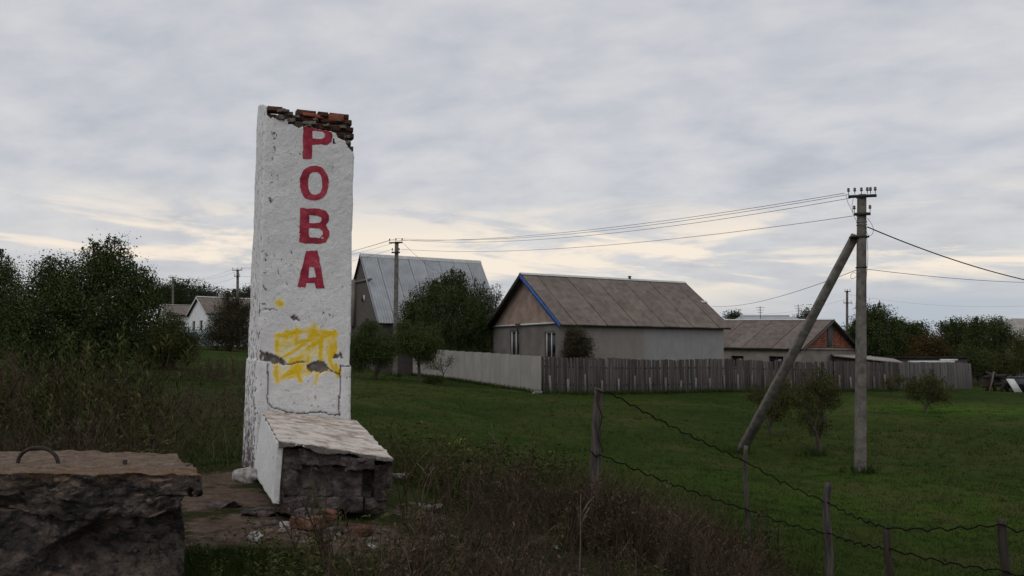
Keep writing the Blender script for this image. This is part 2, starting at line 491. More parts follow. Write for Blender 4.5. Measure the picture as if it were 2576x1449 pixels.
def ruin_mat():
    m, t, b = new_mat('ruin_concrete')
    co = t.n('ShaderNodeTexCoord').outputs['Object']
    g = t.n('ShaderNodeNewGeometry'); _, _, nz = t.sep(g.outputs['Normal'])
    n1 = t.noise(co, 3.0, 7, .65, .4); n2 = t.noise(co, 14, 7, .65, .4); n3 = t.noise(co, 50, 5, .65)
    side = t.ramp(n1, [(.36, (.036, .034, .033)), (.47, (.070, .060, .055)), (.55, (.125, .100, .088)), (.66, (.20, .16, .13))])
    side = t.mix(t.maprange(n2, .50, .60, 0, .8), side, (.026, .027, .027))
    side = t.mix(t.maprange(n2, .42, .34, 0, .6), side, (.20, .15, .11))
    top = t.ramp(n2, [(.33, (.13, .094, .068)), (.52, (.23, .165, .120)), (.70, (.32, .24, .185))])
    top = t.mix(t.maprange(n3, .60, .66), top, (.045, .035, .03))
    lich = t.n('ShaderNodeAttribute', attribute_name='lichen').outputs['Fac']
    lf = t.math('MULTIPLY', t.math('MULTIPLY', lich, t.maprange(n1, .42, .58, .25, 1.0)), t.maprange(t.noise(co, 26, 6, .7), .46, .56))
    top = t.mix(lf, top, (.24, .115, .035))
    side = t.mix(t.math('MULTIPLY', lf, .8), side, (.15, .068, .022))
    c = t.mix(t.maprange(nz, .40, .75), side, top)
    vo = t.n('ShaderNodeTexVoronoi'); t.link(co, vo.inputs['Vector']); vo.inputs['Scale'].default_value = 30.0
    agg = t.math('MULTIPLY', t.maprange(vo.outputs['Distance'], .30, .22), t.maprange(n1, .46, .58, .0, .8))
    hsv = t.n('ShaderNodeSeparateColor'); t.link(vo.outputs['Color'], hsv.inputs[0])
    c = t.mix(agg, c, t.ramp(hsv.outputs[0], [(.2, (.05, .045, .042)), (.6, (.15, .12, .10)), (.9, (.24, .20, .17))]))
    t.link(c, b.inputs['Base Color']); b.inputs['Roughness'].default_value = .95; b.inputs['Specular IOR Level'].default_value = .12
    bump(t, b, t.math('ADD', n2, t.math('MULTIPLY', n3, .7)), 1.0, .05); return m


M['ruin'] = ruin_mat()


def ground_mat():
    m, t, b = new_mat('ground')
    co = t.n('ShaderNodeNewGeometry').outputs['Position']
    at = lambda s: t.n('ShaderNodeAttribute', attribute_name=s).outputs['Fac']
    n1 = t.noise(co, .16, 6, .6, .4); n2 = t.noise(co, 1.1, 6, .65, .3); n3 = t.noise(co, 7.0, 6, .7); n4 = t.noise(co, 40, 4, .7)
    f = t.math('ADD', t.math('MULTIPLY', n1, .45), t.math('ADD', t.math('MULTIPLY', n2, .3), t.math('MULTIPLY', n3, .25)))
    grass = t.ramp(f, [(.36, (.020, .031, .008)), (.48, (.031, .050, .010)), (.58, (.043, .066, .013)), (.70, (.064, .072, .022))])
    grass = t.mix(t.math('MULTIPLY', at('lush'), t.maprange(n2, .36, .56)), grass, (.060, .115, .012))
    dry = t.ramp(n3, [(.35, (.030, .024, .016)), (.65, (.060, .050, .030))])
    grass = t.mix(t.maprange(t.math('ADD', t.math('MULTIPLY', n1, .4), t.math('MULTIPLY', t.noise(co, .5, 5, .7, .8), .6)), .47, .62, 0, .75), grass, (.070, .066, .024))
    grass = t.mix(t.math('MULTIPLY', at('weedy'), .85), grass, dry)
    soil = t.ramp(t.math('ADD', t.math('MULTIPLY', n3, .6), t.math('MULTIPLY', n4, .4)), [(.36, (.065, .046, .035)), (.50, (.13, .092, .070)), (.66, (.21, .155, .122))])
    s = t.maprange(t.math('ADD', at('soil'), t.math('MULTIPLY', t.math('SUBTRACT', n3, .5), 1.1)), .40, .62)
    t.link(t.mix(s, grass, soil), b.inputs['Base Color']); b.inputs['Roughness'].default_value = .95; b.inputs['Specular IOR Level'].default_value = .02
    bump(t, b, t.math('ADD', n3, t.math('MULTIPLY', n4, .5)), 1.0, .07); return m


M['ground'] = ground_mat()

# ------------------------------------------------------------------ terrain
CTRL = np.array([
    (0, 0, -1.5), (-3, 2, -1.4), (3, 2, -1.9), (0, 4, -1.38), (-2.5, 5, -1.32), (-5, 6, -1.3), (-2.7, 10, -1.24), (-1.7, 7.0, -1.27), (-1.0, 7.4, -1.36),
    (-1.7, 10.6, -1.36), (0, 7, -1.6), (0, 10, -1.8), (1.1, 12, -1.95), (2, 8, -2.25), (3.3, 13, -2.6), (4.2, 12.3, -2.9), (4.3, 10.5, -3.05), (5.6, 10.5, -3.08),
    (3, 5, -2.25), (5, 6, -2.85), (8, 8, -3.08), (9.4, 24.5, -3.03), (7.2, 29, -2.92), (0, 20, -2.45), (0, 30, -2.25), (20, 20, -3.08), (15, 35, -2.8),
    (1.48, 46, -1.76), (25, 60, -2.1), (32, 64, -2.2), (12, 52, -1.95), (-4.5, 56, -1.3), (-7, 60, -1.1), (-6.4, 50.7, -1.0), (-3, 20, -1.9), (-3, 30, -1.75),
    (-5, 12, -1.3), (-8, 15, -1.2), (-6, 25, -1.35), (-12, 25, -1.0), (-10, 40, -.95), (-20, 40, -.4), (-26, 87, 1.0), (-40, 105, 1.7), (-30, 92, 1.2), (-15, 18, -.9),
    (0, 85, -.8), (30, 90, -2.0), (60, 90, -2.2), (0, 150, 0), (80, 200, -1), (-80, 200, 2), (0, 600, 0), (300, 600, 0), (-300, 600, 2), (40, 30, -3), (30, 10, -3.08),
    (-30, 10, -1), (-30, 0, -1), (30, 0, -3), (0, -30, -1.5), (100, 40, -2.6), (-100, 40, 0), (-40, 60, .6), (0, 1500, 0)], float)


def _warp(x, y): return np.stack([4.0 * np.arctan2(x, y + 9), 1.2 * np.log(np.hypot(x, y) + 6)], -1)


def _tps(r2): return np.where(r2 > 1e-12, r2 * np.log(r2 + 1e-12), 0)


_Q = _warp(CTRL[:, 0], CTRL[:, 1]); _n = len(_Q)
_A = np.zeros((_n + 3, _n + 3)); _A[:_n, :_n] = _tps(((_Q[:, None] - _Q[None]) ** 2).sum(-1)) + np.eye(_n) * .004
_A[:_n, _n] = 1; _A[:_n, _n + 1:] = _Q; _A[_n:, :_n] = _A[:_n, _n:].T
_W = np.linalg.solve(_A, np.concatenate([CTRL[:, 2], np.zeros(3)]))


def gz(x, y):
    x = np.asarray(x, float); y = np.asarray(y, float); sh = np.broadcast(x, y).shape
    x = np.broadcast_to(x, sh).ravel(); y = np.broadcast_to(y, sh).ravel(); q = _warp(x, y)
    z = np.empty(len(x))
    for k in range(0, len(x), 40000):
        qq = q[k:k + 40000]
        z[k:k + 40000] = _tps(((qq[:, None] - _Q[None]) ** 2).sum(-1)) @ _W[:_n] + _W[_n] + qq @ _W[_n + 1:]
    p = np.stack([x, y, 0 * x], -1)
    z = np.clip(z, -3.4, 4) + .05 * fbm(p, .35, 3, 3) + .018 * fbm(p, 2.1, 3, 5)
    return (z + EYE).reshape(sh)


def gz1(x, y): return float(gz(np.array([x]), np.array([y]))[0])


SOIL = [(-1.45, 6.7, .85), (-1.0, 5.9, .55), (-2.15, 7.3, .4), (-.9, 7.0, .7), (-2.6, 8.4, .6), (-3.1, 9.4, .5), (-.5, 8.6, .6), (-.6, 6.3, .5), (.1, 9.3, .4)]


def masks(x, y):
    soil = np.zeros_like(x)
    for a, b, r in SOIL: soil = np.maximum(soil, np.exp(-((x - a) ** 2 + (y - b) ** 2) / (r * r) * .7))
    ax = x / np.maximum(y, 1)
    weedy = np.clip((-.20 - ax) * 6, 0, 1) * np.clip((34 - y) / 8, 0, 1)
    brush = np.exp(-(np.maximum(0, np.abs(x - (.9 + .1 * (y - 8))) - 1.3) / .8) ** 2) * np.clip((13.5 - y) / 2, 0, 1)
    weedy = np.maximum(weedy, brush * (y > 3.5))
    weedy = np.maximum(weedy, np.clip((5 - y) / 3, 0, 1) * (x < 4))
    lush = np.exp(-(((x - 23) / 9) ** 2 + ((y - 44) / 4) ** 2))
    lush = np.maximum(lush, .5 * np.exp(-(((x - 9) / 8) ** 2 + ((y - 20) / 5) ** 2)))
    return soil, weedy, lush


def build_ground():
    s = np.linspace(-1, 1, 400); xs = 420 * np.sinh(5.5 * s) / np.sinh(5.5) - .5
    t = np.linspace(-.82, 1, 430); ys = 8 + 1300 * np.sinh(6.6 * t) / np.sinh(6.6)
    X, Y = np.meshgrid(xs, ys); Z = gz(X, Y)
    m = MB(); m.add(np.stack([X, Y, Z], -1).reshape(-1, 3), grid_faces(len(xs), len(ys)))
    me = m.mesh('ground', M['ground'], True)
    so, we, lu = masks(X.ravel(), Y.ravel())
    attr(me, 'soil', so); attr(me, 'weedy', we); attr(me, 'lush', lu)
    o = place('ground', me); o['kind'] = 'structure'; o['label'] = 'meadow and weedy embankment with a bare soil patch'


build_ground()


# ------------------------------------------------------------------ monument
MF = dict(FLb=P(641, 1188, 10.0), FLt=P(667, 268, 10.0), FRb=P(877, 1188, 10.36), FRt=P(893, 268, 10.36), RLb=P(613, 1172, 10.5), RLt=P(647, 275, 10.5))


def mon_pt(s, r, t):
    s, r, t = (np.asarray(q, float)[..., None] for q in (s, r, t))
    FL = MF['FLb'] * (1 - t) + MF['FLt'] * t; FR = MF['FRb'] * (1 - t) + MF['FRt'] * t; RL = MF['RLb'] * (1 - t) + MF['RLt'] * t
    return FL + s * (FR - FL) + r * (RL - FL)


MW = np.linalg.norm(MF['FRt'] - MF['FLt']); MD = np.linalg.norm(MF['RLb'] - MF['FLb']); MH = np.linalg.norm(MF['FLt'] - MF['FLb'])
MX = (MF['FRt'] - MF['FLt']); MX[2] = 0; MX /= np.linalg.norm(MX)
MN = np.array([MX[1], -MX[0], 0.0])          # outward normal of the lettered face
MZ = (MF['FLt'] + MF['FRt'] - MF['FLb'] - MF['FRb']); MZ /= np.linalg.norm(MZ)
Z1 = lambda x, y: ((860 + x / 2.264) * .67083, (340 + y / 2.264) * .67083)
Z2 = lambda x, y: ((860 + x / 1.449) * .67083, (980 + y / 1.449) * .67083)
BROKEN = [Z1(*q) for q in [(240, 60), (300, 60), (308, 170), (325, 198), (348, 228), (420, 226), (488, 240), (508, 282), (545, 284), (592, 314), (622, 301), (700, 312), (770, 335), (840, 338), (878, 348), (908, 356), (925, 392), (988, 421), (1000, 462), (1020, 492), (1062, 532), (1072, 552)]]
OUTLINE = [Z1(*q) for q in [(300, 138), (370, 138), (520, 168), (600, 160), (640, 152), (815, 172), (832, 176), (850, 148), (945, 150), (955, 200), (1000, 243), (1056, 243), (1072, 300)]]
LEDGE = [Z2(*q) for q in [(60, 515), (90, 522), (150, 540), (300, 552), (420, 550), (545, 595), (605, 603), (606, 565), (660, 566)]]
CHIPS = [[Z2(*q) for q in c] for c in (
    [(186, 505), (205, 498), (245, 502), (280, 520), (304, 550), (300, 560), (250, 558), (210, 545), (190, 540)],
    [(424, 562), (450, 550), (480, 543), (510, 548), (530, 560), (542, 580), (535, 598), (480, 600), (440, 595), (426, 585)],
    [(338, 312), (352, 288), (372, 300), (386, 324), (360, 320)], [(565, 515), (578, 505), (592, 516), (588, 530), (572, 530)],
    [(596, 505), (606, 496), (614, 515), (604, 540)], [(158, 520), (178, 492), (190, 500), (180, 530), (160, 545)])]
YEL = [([(258, 408), (312, 398), (370, 384), (440, 375), (520, 385), (580, 396)], 13), ([(260, 462), (330, 452), (420, 430), (470, 420)], 12), ([(265, 402), (262, 485)], 13),
       ([(315, 385), (308, 470)], 12), ([(368, 372), (362, 450)], 12), ([(462, 350), (455, 400), (400, 450)], 13), ([(505, 390), (492, 470), (498, 560)], 11), ([(574, 385), (556, 440), (545, 540)], 12),
       ([(470, 395), (380, 470), (300, 520)], 10), ([(480, 430), (400, 500), (345, 560)], 15), ([(425, 540), (435, 480), (470, 400)], 10), ([(258, 565), (252, 610), (262, 655)], 13), ([(262, 650), (330, 600), (440, 598)], 12),
       ([(345, 555), (362, 600), (385, 648)], 11), ([(468, 665), (480, 620), (495, 600)], 9), ([(540, 525), (560, 575), (600, 598)], 10), ([(272, 222), (276, 232)], 17), ([(255, 226), (268, 224)], 8), ([(440, 400), (540, 400)], 16), ([(470, 595), (530, 590)], 8), ([(580, 560), (585, 625)], 8)]
CRACKS = [[Z2(*q) for q in c] for c in ([(204, 766), (240, 790), (300, 815), (360, 826), (430, 824), (520, 828), (600, 838)], [(209, 560), (205, 768)], [(604, 565), (599, 840)], [(186, 262), (230, 260), (262, 262)],
          [(300, 555), (330, 556), (425, 548)], [(540, 585), (560, 600), (605, 604)], [(145, 541), (190, 540)], [(606, 566), (655, 566)])]


def lineat(line, u):
    a = np.array(line); return np.interp(u, a[:, 0], a[:, 1])


def mon_disp(p, u, v, front):
    """outward relief of the plaster at photo-measured face position (u, v)"""
    d = .0075 * fbm(p, 2.2, 4, 21) + .0024 * fbm(p, 14, 4, 31, .65) + .0030 * np.abs(fbm(p, 5, 4, 41))
    below = v > lineat(LEDGE, u) + 1.2 * fbm(p, 14, 2, 51)
    panel = front & (u > 674) & (u < 855)
    d = d + np.where(below & ~panel, .020, 0.0)
    chip = np.zeros(u.shape)
    jit = 3.4 * fbm(p, 16, 4, 61, .65); jit2 = 3.4 * fbm(p, 16, 4, 67, .65)
    for c in CHIPS: chip = np.maximum(chip, inpoly(u + jit, v + jit2, c) & front)
    crack = np.zeros(u.shape)
    for c in CRACKS: crack = np.maximum(crack, front * np.clip(1.9 - segdist(u + .55 * jit, v + .9 * jit2, c), 0, 1))
    d = d - .030 * chip - .012 * crack
    return d, chip, crack


def build_monument():
    base = mon_pt(.5, .5, 0.0); base[2] = gz1(base[0], base[1])
    root = thing('monument_pillar', 'tall white plastered pillar with red Cyrillic letters, yellow scribble and broken brick top', 'monument', base)
    # perimeter of the pillar, rounded corners
    R = .022; per = []
    def side(a, b, nrm, step, code):
        L = np.hypot((b[0] - a[0]) * MW, (b[1] - a[1]) * MD); n = max(2, int(L / step))
        for k in range(n): f = k / n; per.append((a[0] + (b[0] - a[0]) * f, a[1] + (b[1] - a[1]) * f, nrm[0], nrm[1], code))
    def arc(c, a0, code0, code1):
        for k in range(4):
            a = math.radians(a0 + 22.5 * (k + .5)); n = (math.cos(a), math.sin(a)); per.append((c[0] + n[0] * R / MW, c[1] + n[1] * R / MD, n[0], n[1], code0 if k < 2 else code1))
    rs, rr = R / MW, R / MD
    side((rs, 0), (1 - rs, 0), (0, -1), .011, 0); arc((1 - rs, rr), -90, 0, 1)
    side((1, rr), (1, 1 - rr), (1, 0), .03, 1); arc((1 - rs, 1 - rr), 0, 1, 2)
    side((1 - rs, 1), (rs, 1), (0, 1), .04, 2); arc((rs, 1 - rr), 90, 2, 3)
    side((0, 1 - rr), (0, rr), (-1, 0), .011, 3); arc((rs, rr), 180, 3, 0)
    per = np.array(per); npr = len(per); ts = np.linspace(-.03, 1.012, 370)
    S = np.tile(per[:, 0], (len(ts), 1)); Rr = np.tile(per[:, 1], (len(ts), 1)); T = np.tile(ts[:, None], (1, npr)); code = np.tile(per[:, 4], (len(ts), 1)).ravel()
    V = mon_pt(S, Rr, T).reshape(-1, 3); u, v = project(V); front = code == 0
    nrm = (np.tile(per[:, 2], (len(ts), 1)).ravel()[:, None] * MX - np.tile(per[:, 3], (len(ts), 1)).ravel()[:, None] * MN)
    d, chip, crack = mon_disp(V, u, v, front)
    V = V + nrm * d[:, None]
    jag = 3.0 * fbm(V, 13, 3, 71)
    keep = np.where(front, v > lineat(BROKEN, u) + jag, True)
    keep &= np.where(code == 3, v > 262 + 7 * (np.abs(u - 657) / 12) ** 2 + jag * .4, True)
    keep &= np.where(code == 1, T.ravel() < .865 + .02 * jag / 3, True) & np.where(code == 2, T.ravel() < .93 + .02 * jag / 3, True)
    F = grid_faces(npr, len(ts), True); F = F[keep[F].all(1)]
    m = MB(); m.add(V, F); me = m.mesh('plaster_shell', M['plaster'], True, base)
    jit = 3.5 * fbm(V, 12, 3, 81); yel = np.zeros(len(V))
    for ln, r in YEL:
        q = [Z2(*k) for k in ln]; rr_ = r * .66 * .95
        dd = segdist(u + jit * .5, v + jit * .4, q); yel = np.maximum(yel, front * np.clip(1.25 - dd / rr_, 0, 1) ** .8)
    wash = front * inpoly(u, v, [Z2(*k) for k in [(250, 395), (580, 385), (590, 470), (560, 600), (450, 620), (250, 650)]]) * np.clip(.26 + .34 * fbm(V, 7, 3, 91), 0, .5)
    yel = np.clip(np.maximum(yel * (1.05 + .45 * fbm(V, 9, 3, 93)), wash * 2.1), 0, 1)
    wear = np.where(code == 3, .55 + .35 * np.clip((v - 700) / 450, 0, 1), 0)
    strip = front * np.exp(-((u - (640 + (900 - np.clip(v, 0, 1200)) * .055 + 18)) / 13) ** 2)
    wear = np.maximum(wear, strip * (.60 + .25 * fbm(V, 2.2, 2, 95)))
    wear = np.maximum(wear, front * np.exp(-(((u - 686) / 12) ** 2 + ((v - 377) / 22) ** 2)) * .85)
    wear = np.maximum(wear, .27 + .20 * fbm(V, 1.5, 2, 97))
    damp = np.where(code == 3, np.clip((v - 1040) / 110, 0, 1), 0)
    for k_, a_ in (('yellow', yel), ('wear', wear), ('chip', chip), ('crack', np.clip(crack, 0, 1)), ('damp', damp)): attr(me, k_, a_)
    sh = place('plaster_shell', me, root); so = sh.modifiers.new('thickness', 'SOLIDIFY'); so.thickness = .022; so.offset = -1
    # brick core
    c8 = []
    for i in (0, 1):
        for j in (1, 0):
            for l in (0, 1):
                tt = (.0 if l == 0 else (.968 if i == 0 else .945))
                c8.append(mon_pt(.035 + .93 * i, .07 + .86 * j, tt))
    noisy_hex(c8, (40, 20, 120), .008, 9, 3, 3).build('brick_core', M['mortar'], root, True)
    # bricks laid bare at the broken top
    brick_me = {}
    for kind in ('brick_dark', 'brick_red', 'brick_worn'):
        for q in range(3):
            hx = noisy_hex([[x, y, z] for x in (-.5, .5) for y in (-.5, .5) for z in (-.5, .5)], (5, 4, 4), 0, 5, 900 + q)
            V_ = hx.V[0]; V_ = V_ * (1 - .02 * (np.abs(V_).sum(1, keepdims=True) > 1.2)) + np.array([.02, .05, .055]) * vfbm(V_, 2.6, 3, 40 + q)
            hx.V[0] = V_; brick_me[kind, q] = hx.mesh('brick', M[kind], False)
    rot = Matrix((MX, -MN, MZ)).transposed().to_4x4()
    def brick(X, Z, r_in, L, kind, h=.064, dp=.12, tilt=0.0):
        p = mon_pt(0, 0, Z / MH) + MX * X - MN * (r_in + dp / 2)
        o = place('brick', brick_me[kind, random.randrange(3)], root)
        Rm = Matrix.Rotation(random.uniform(-.03, .03) + tilt, 4, 'Z') @ Matrix.Rotation(random.uniform(-.02, .02), 4, 'Y')
        o.matrix_basis = Matrix.Translation(Vector(p - base)) @ rot @ Rm @ Matrix.Diagonal((L, dp, h, 1))
    ch = .0755
    for k in range(0, 9):
        Zc = MH * 1.0 - .018 - ch * (k + .0)
        X = -.06 if k % 2 else .0
        while X < MW - .03:
            L = random.choice((.235, .235, .20, .115, .15))
            if X + L > MW - .012: L = MW - .012 - X
            if L > .05 and X > -.07:
                x0 = max(X, .02); Lx = X + L - x0
                pc = mon_pt(0, 0, Zc / MH) + MX * (x0 + Lx / 2); uu, vv = project(pc)
                if Lx > .04 and vv - 7 > lineat(OUTLINE, uu) - 3 and vv < lineat(BROKEN, uu) + 26:
                    brick(x0 + Lx / 2, Zc + random.uniform(-.008, .008), .010 + random.uniform(-.016, .034), Lx * random.uniform(.9, 1.0), 'brick_worn' if random.random() < (.7 if k <= 1 else .25) else 'brick_dark', random.uniform(.055, .066), tilt=random.uniform(-.05, .05))
            X += L + .012
    # second row behind the front one, and the fresher red bricks lying loose on top
    for X in (.16, .42, .66, .86):
        brick(X, MH * (1.0 - .012 - .028 * X) - .04, .17, .24, 'brick_dark')
    for (uu, vv, L, tl, h) in ((776, 278, .15, .10, .045), (803, 281, .13, .35, .045), (843, 280, .20, -.16, .090)):
        X = (uu - 667) / (893 - 667) * MW; Z = MH * (1 - (vv - 268) / 920)
        brick(X, Z, .005, L, 'brick_red', h, .13, tl)
    # crumbs of mortar left on the broken courses
    for k in range(16):
        uu = random.uniform(676, 885); vv = random.uniform(lineat(OUTLINE, uu) + 1, lineat(BROKEN, uu) - 1); X = (uu - 667) / 226 * MW; Z = MH * (1 - (vv - 268) / 920); sz = random.uniform(.03, .075)
        c_ = mon_pt(0, 0, Z / MH) + MX * X - MN * random.uniform(.0, .03); hx = noisy_hex([[c_[0] + x * sz * 1.3, c_[1] + y * sz, c_[2] + z_ * sz * .6] for x in (-.5, .5) for y in (-.5, .5) for z_ in (-.5, .5)], (6, 6, 6), sz * .16, 1.6 / sz, 300 + k, 3)
        hx.build('mortar_lump', M['mortar'], root, True)
    # letters: a skin of red paint that follows the plaster relief
    def letter(outer, holes):
        a = np.array(outer); u0, v0 = a.min(0) - 2; u1, v1 = a.max(0) + 2
        gu, gv = np.meshgrid(np.arange(u0, u1, .75), np.arange(v0, v1, .75)); shp = gu.shape
        s = (gu - 655) / 232; t = 1 - (gv - 268) / 920
        for _ in range(7):
            uu, vv = project(mon_pt(s, 0 * s, t)); s = s + (gu - uu) / 232; t = t - (gv - vv) / 920
        p = mon_pt(s, 0 * s, t).reshape(-1, 3); uf, vf = gu.ravel(), gv.ravel()
        d, _, _ = mon_disp(p, uf, vf, np.ones(len(p), bool))
        rag = 1.1 * fbm(p, 18, 3, 7); rag2 = 1.1 * fbm(p, 18, 3, 8)
        ins = inpoly(uf + rag, vf + rag2, outer)
        for h in holes: ins &= ~inpoly(uf + rag, vf + rag2, h)
        ins &= vf > lineat(BROKEN, uf) + 3.0 * fbm(p, 13, 3, 71) + 1
        ins &= ~(fbm(p, 30, 3, 19) > 1.02)
        q = p + MN * (d + .0035)[:, None]
        F = grid_faces(shp[1], shp[0]); F = F[ins[F].all(1)][:, ::-1]
        used, inv = np.unique(F, return_inverse=True)
        mm = MB(); mm.add(q[used], inv.reshape(F.shape)); o = mm.build('letter', M['letter_red'], root, True); return o
    z1 = lambda L: [Z1(*q) for q in L]
    o = letter(z1([(624, 285), (830, 312), (868, 342), (879, 390), (868, 435), (830, 462), (705, 460), (703, 580), (620, 582), (622, 430)]), [z1([(705, 345), (790, 345), (812, 370), (810, 395), (785, 408), (705, 408)])]); o['label'] = 'red painted letter Р, its top lost with the plaster'
    el = lambda cx, cy, rx, ry, n=40: [(cx + rx * math.copysign(abs(math.cos(a)) ** .85, math.cos(a)), cy + ry * math.copysign(abs(math.sin(a)) ** .9, math.sin(a))) for a in np.linspace(0, 2 * math.pi, n, endpoint=False)]
    o = letter(z1(el(720, 787, 124, 148)), [z1(el(727, 786, 60, 95))]); o['label'] = 'red painted letter О'
    o = letter(z1([(600, 995), (760, 1000), (820, 1020), (848, 1060), (845, 1105), (822, 1145), (850, 1190), (852, 1235), (825, 1285), (770, 1305), (592, 1290)]), [z1([(680, 1060), (740, 1058), (778, 1075), (782, 1100), (765, 1120), (680, 1122)]), z1([(678, 1168), (755, 1170), (790, 1195), (790, 1225), (765, 1250), (678, 1245)])]); o['label'] = 'red painted letter В'
    o = letter([(770, 631), (799, 630), (807, 668), (817, 726), (795, 726), (791, 713), (771, 713), (767, 724), (747, 722), (758, 675)], [[(779, 672), (790, 672), (794, 698), (776, 698)]]); o['label'] = 'red painted letter А'
    return root


MON = build_monument()


def build_bench():
    """the low plinth that runs forward from the pillar, its front end broken off"""
    A, B, C, D = P(660, 1033, 9.95), P(897, 1057, 10.3), P(987, 1151, 7.75), P(699, 1106, 7.4)
    base = (A + B + C + D) / 4; base[2] = gz1(base[0], base[1])
    root = thing('plinth_block', 'low whitewashed masonry plinth with broken front end jutting from the lettered pillar', 'plinth', base)
    dn = np.array([0, 0, -1.0]); inn = (B - A) / np.linalg.norm(B - A); fw = (D - A) / np.linalg.norm(D - A)
    def hexa(tops, t0, t1): return [tops[0] + dn * t1, tops[0] + dn * t0, tops[1] + dn * t1, tops[1] + dn * t0, tops[2] + dn * t1, tops[2] + dn * t0, tops[3] + dn * t1, tops[3] + dn * t0]
    # top slab: hexahedron indices (x: left-right, y: back-front)
    def jag(V, abc):
        e = np.clip((abc[:, 1] - .8) / .2, 0, 1)
        V = V + fw * (e * (.05 * fbm(np.stack([abc[:, 0] * 5, 0 * e, 0 * e], -1), 1, 3, 5)))[:, None]
        return V - np.array([0, 0, 1]) * ((abc[:, 2] < .5) * .03 * fbm(np.stack([abc[:, 0] * 6, 0 * e, 0 * e], -1), 1, 3, 8) * e)[:, None]
    noisy_hex(hexa([D, A, C, B], .0, .075)[0:0] or [D + dn * .04, D, A + dn * .04, A, C + dn * .04, C, B + dn * .04, B], (80, 130, 5), .008, 8, 12, 6,
              lambda V, abc: jag(V, np.stack([abc[:, 0], 1 - abc[:, 1], abc[:, 2]], -1))).build('top_slab', M['worn_slab'], root, True)
    # left side: whitewashed plaster sheet
    Db, Ab = P(687, 1268, 7.42), P(638, 1188, 9.9)
    in3 = inn * .045
    side = noisy_hex([Db, D + dn * .02 - inn * .004, Db + in3, D + dn * .02 + in3, Ab, A + dn * .02 - inn * .004, Ab + in3, A + dn * .02 + in3], (110, 5, 45), .004, 6, 33, 4)
    me = side.mesh('side_plaster', M['plaster'], True, base); V = np.concatenate(side.V)
    attr(me, 'wear', np.clip(.12 + .5 * np.clip((1.30 - (V[:, 2] - base[2]) * 2.2 - .6), 0, 1) + .12 * fbm(V, 2, 2, 3), 0, 1)); attr(me, 'damp', np.clip((.14 - (V[:, 2] - base[2])) * 5, 0, .8))
    place('side_plaster', me, root)
    # core behind the broken front, set back and darker in its cracks
    bk = -fw * .34; z0 = np.array([0, 0, -.72])
    noisy_hex([D + bk + inn * .05 + z0, D + bk + inn * .05 + dn * .07, A + inn * .05 + z0, A + inn * .05 + dn * .07, C + bk - inn * .04 + z0, C + bk - inn * .04 + dn * .07, B - inn * .04 + z0, B - inn * .04 + dn * .07], (30, 60, 24), .018, 5, 44, 4).build('rubble_core', M['stone_mauve'], root, False)
    # stones and mortar lumps of the broken face, measured in the photograph
    Z5 = lambda x, y: ((880 + x / 2.787) * .67083, (1480 + y / 2.787) * .67083)
    stones = [(462, 540, 700, 790, .03), (480, 765, 650, 1060, .05), (680, 560, 940, 735, .03), (860, 590, 1150, 745, .02), (1150, 650, 1470, 800, .01), (1100, 610, 1640, 700, .015), (1465, 740, 1590, 1115, .02), (1560, 660, 1650, 960, .06),
              (635, 735, 1020, 1070, .08), (975, 745, 1330, 1095, .12), (1300, 800, 1470, 1090, .17), (560, 1080, 870, 1190, .05), (880, 1080, 1350, 1215, .03), (500, 1090, 690, 1250, .0), (1360, 1090, 1580, 1215, .07), (440, 560, 520, 1250, .05)]
    for k, (x0, y0, x1, y1, inset) in enumerate(stones):
        pts = []
        dep = lambda x: 7.40 + (x - 460) / (1640 - 460) * .35 + inset
        for x in (x0, x1):
            for yy in (0, 1):
                for y in (y1, y0):
                    y = max(y, np.interp(x, [460, 700, 1100, 1640], [465, 545, 600, 660]) + 32); q = P(*Z5(x, y), dep(x)); pts.append(q - fw * (.30 * yy))
        noisy_hex(pts, (24, 7, 22), .017, 10, 200 + k * 3, 6, lambda V, abc: V + .02 * (V.mean(0) - V) * (np.abs(abc - .5).max(1, keepdims=True) > .49) * ((np.abs(abc - .5) > .42).sum(1, keepdims=True) > 1)).build('stone', M['stone_mauve'], root, False)
    return root


build_bench()


def rock(name, label, cat, u, v, d, size, mat, seed, rot=0.0, flat=.6, group=None, res=9, sink=.25, brickish=False):
    p = P(u, v, d); p[2] = gz1(p[0], p[1]) + size * flat * (.5 - sink)
    c, s = math.cos(rot), math.sin(rot)
    c8 = [[(x * c - y * s) * size, (x * s + y * c) * size * .7, z * size * flat] for x in (-.5, .5) for y in (-.5, .5) for z in (-.5, .5)]
    def rnd(V, abc): 
        r = np.linalg.norm(V / np.array([size, size, size * flat]), axis=1, keepdims=True)
        return V * (1 - (.10 if brickish else .38) * np.clip((r - .45) / .42, 0, 1))
    m = noisy_hex(c8, (res, res, res), size * (.07 if brickish else .15), 2.2 / size, seed, 3, rnd)
    o = place(name, m.mesh(name, mat, False), None, p); return tag(o, label, cat, group)


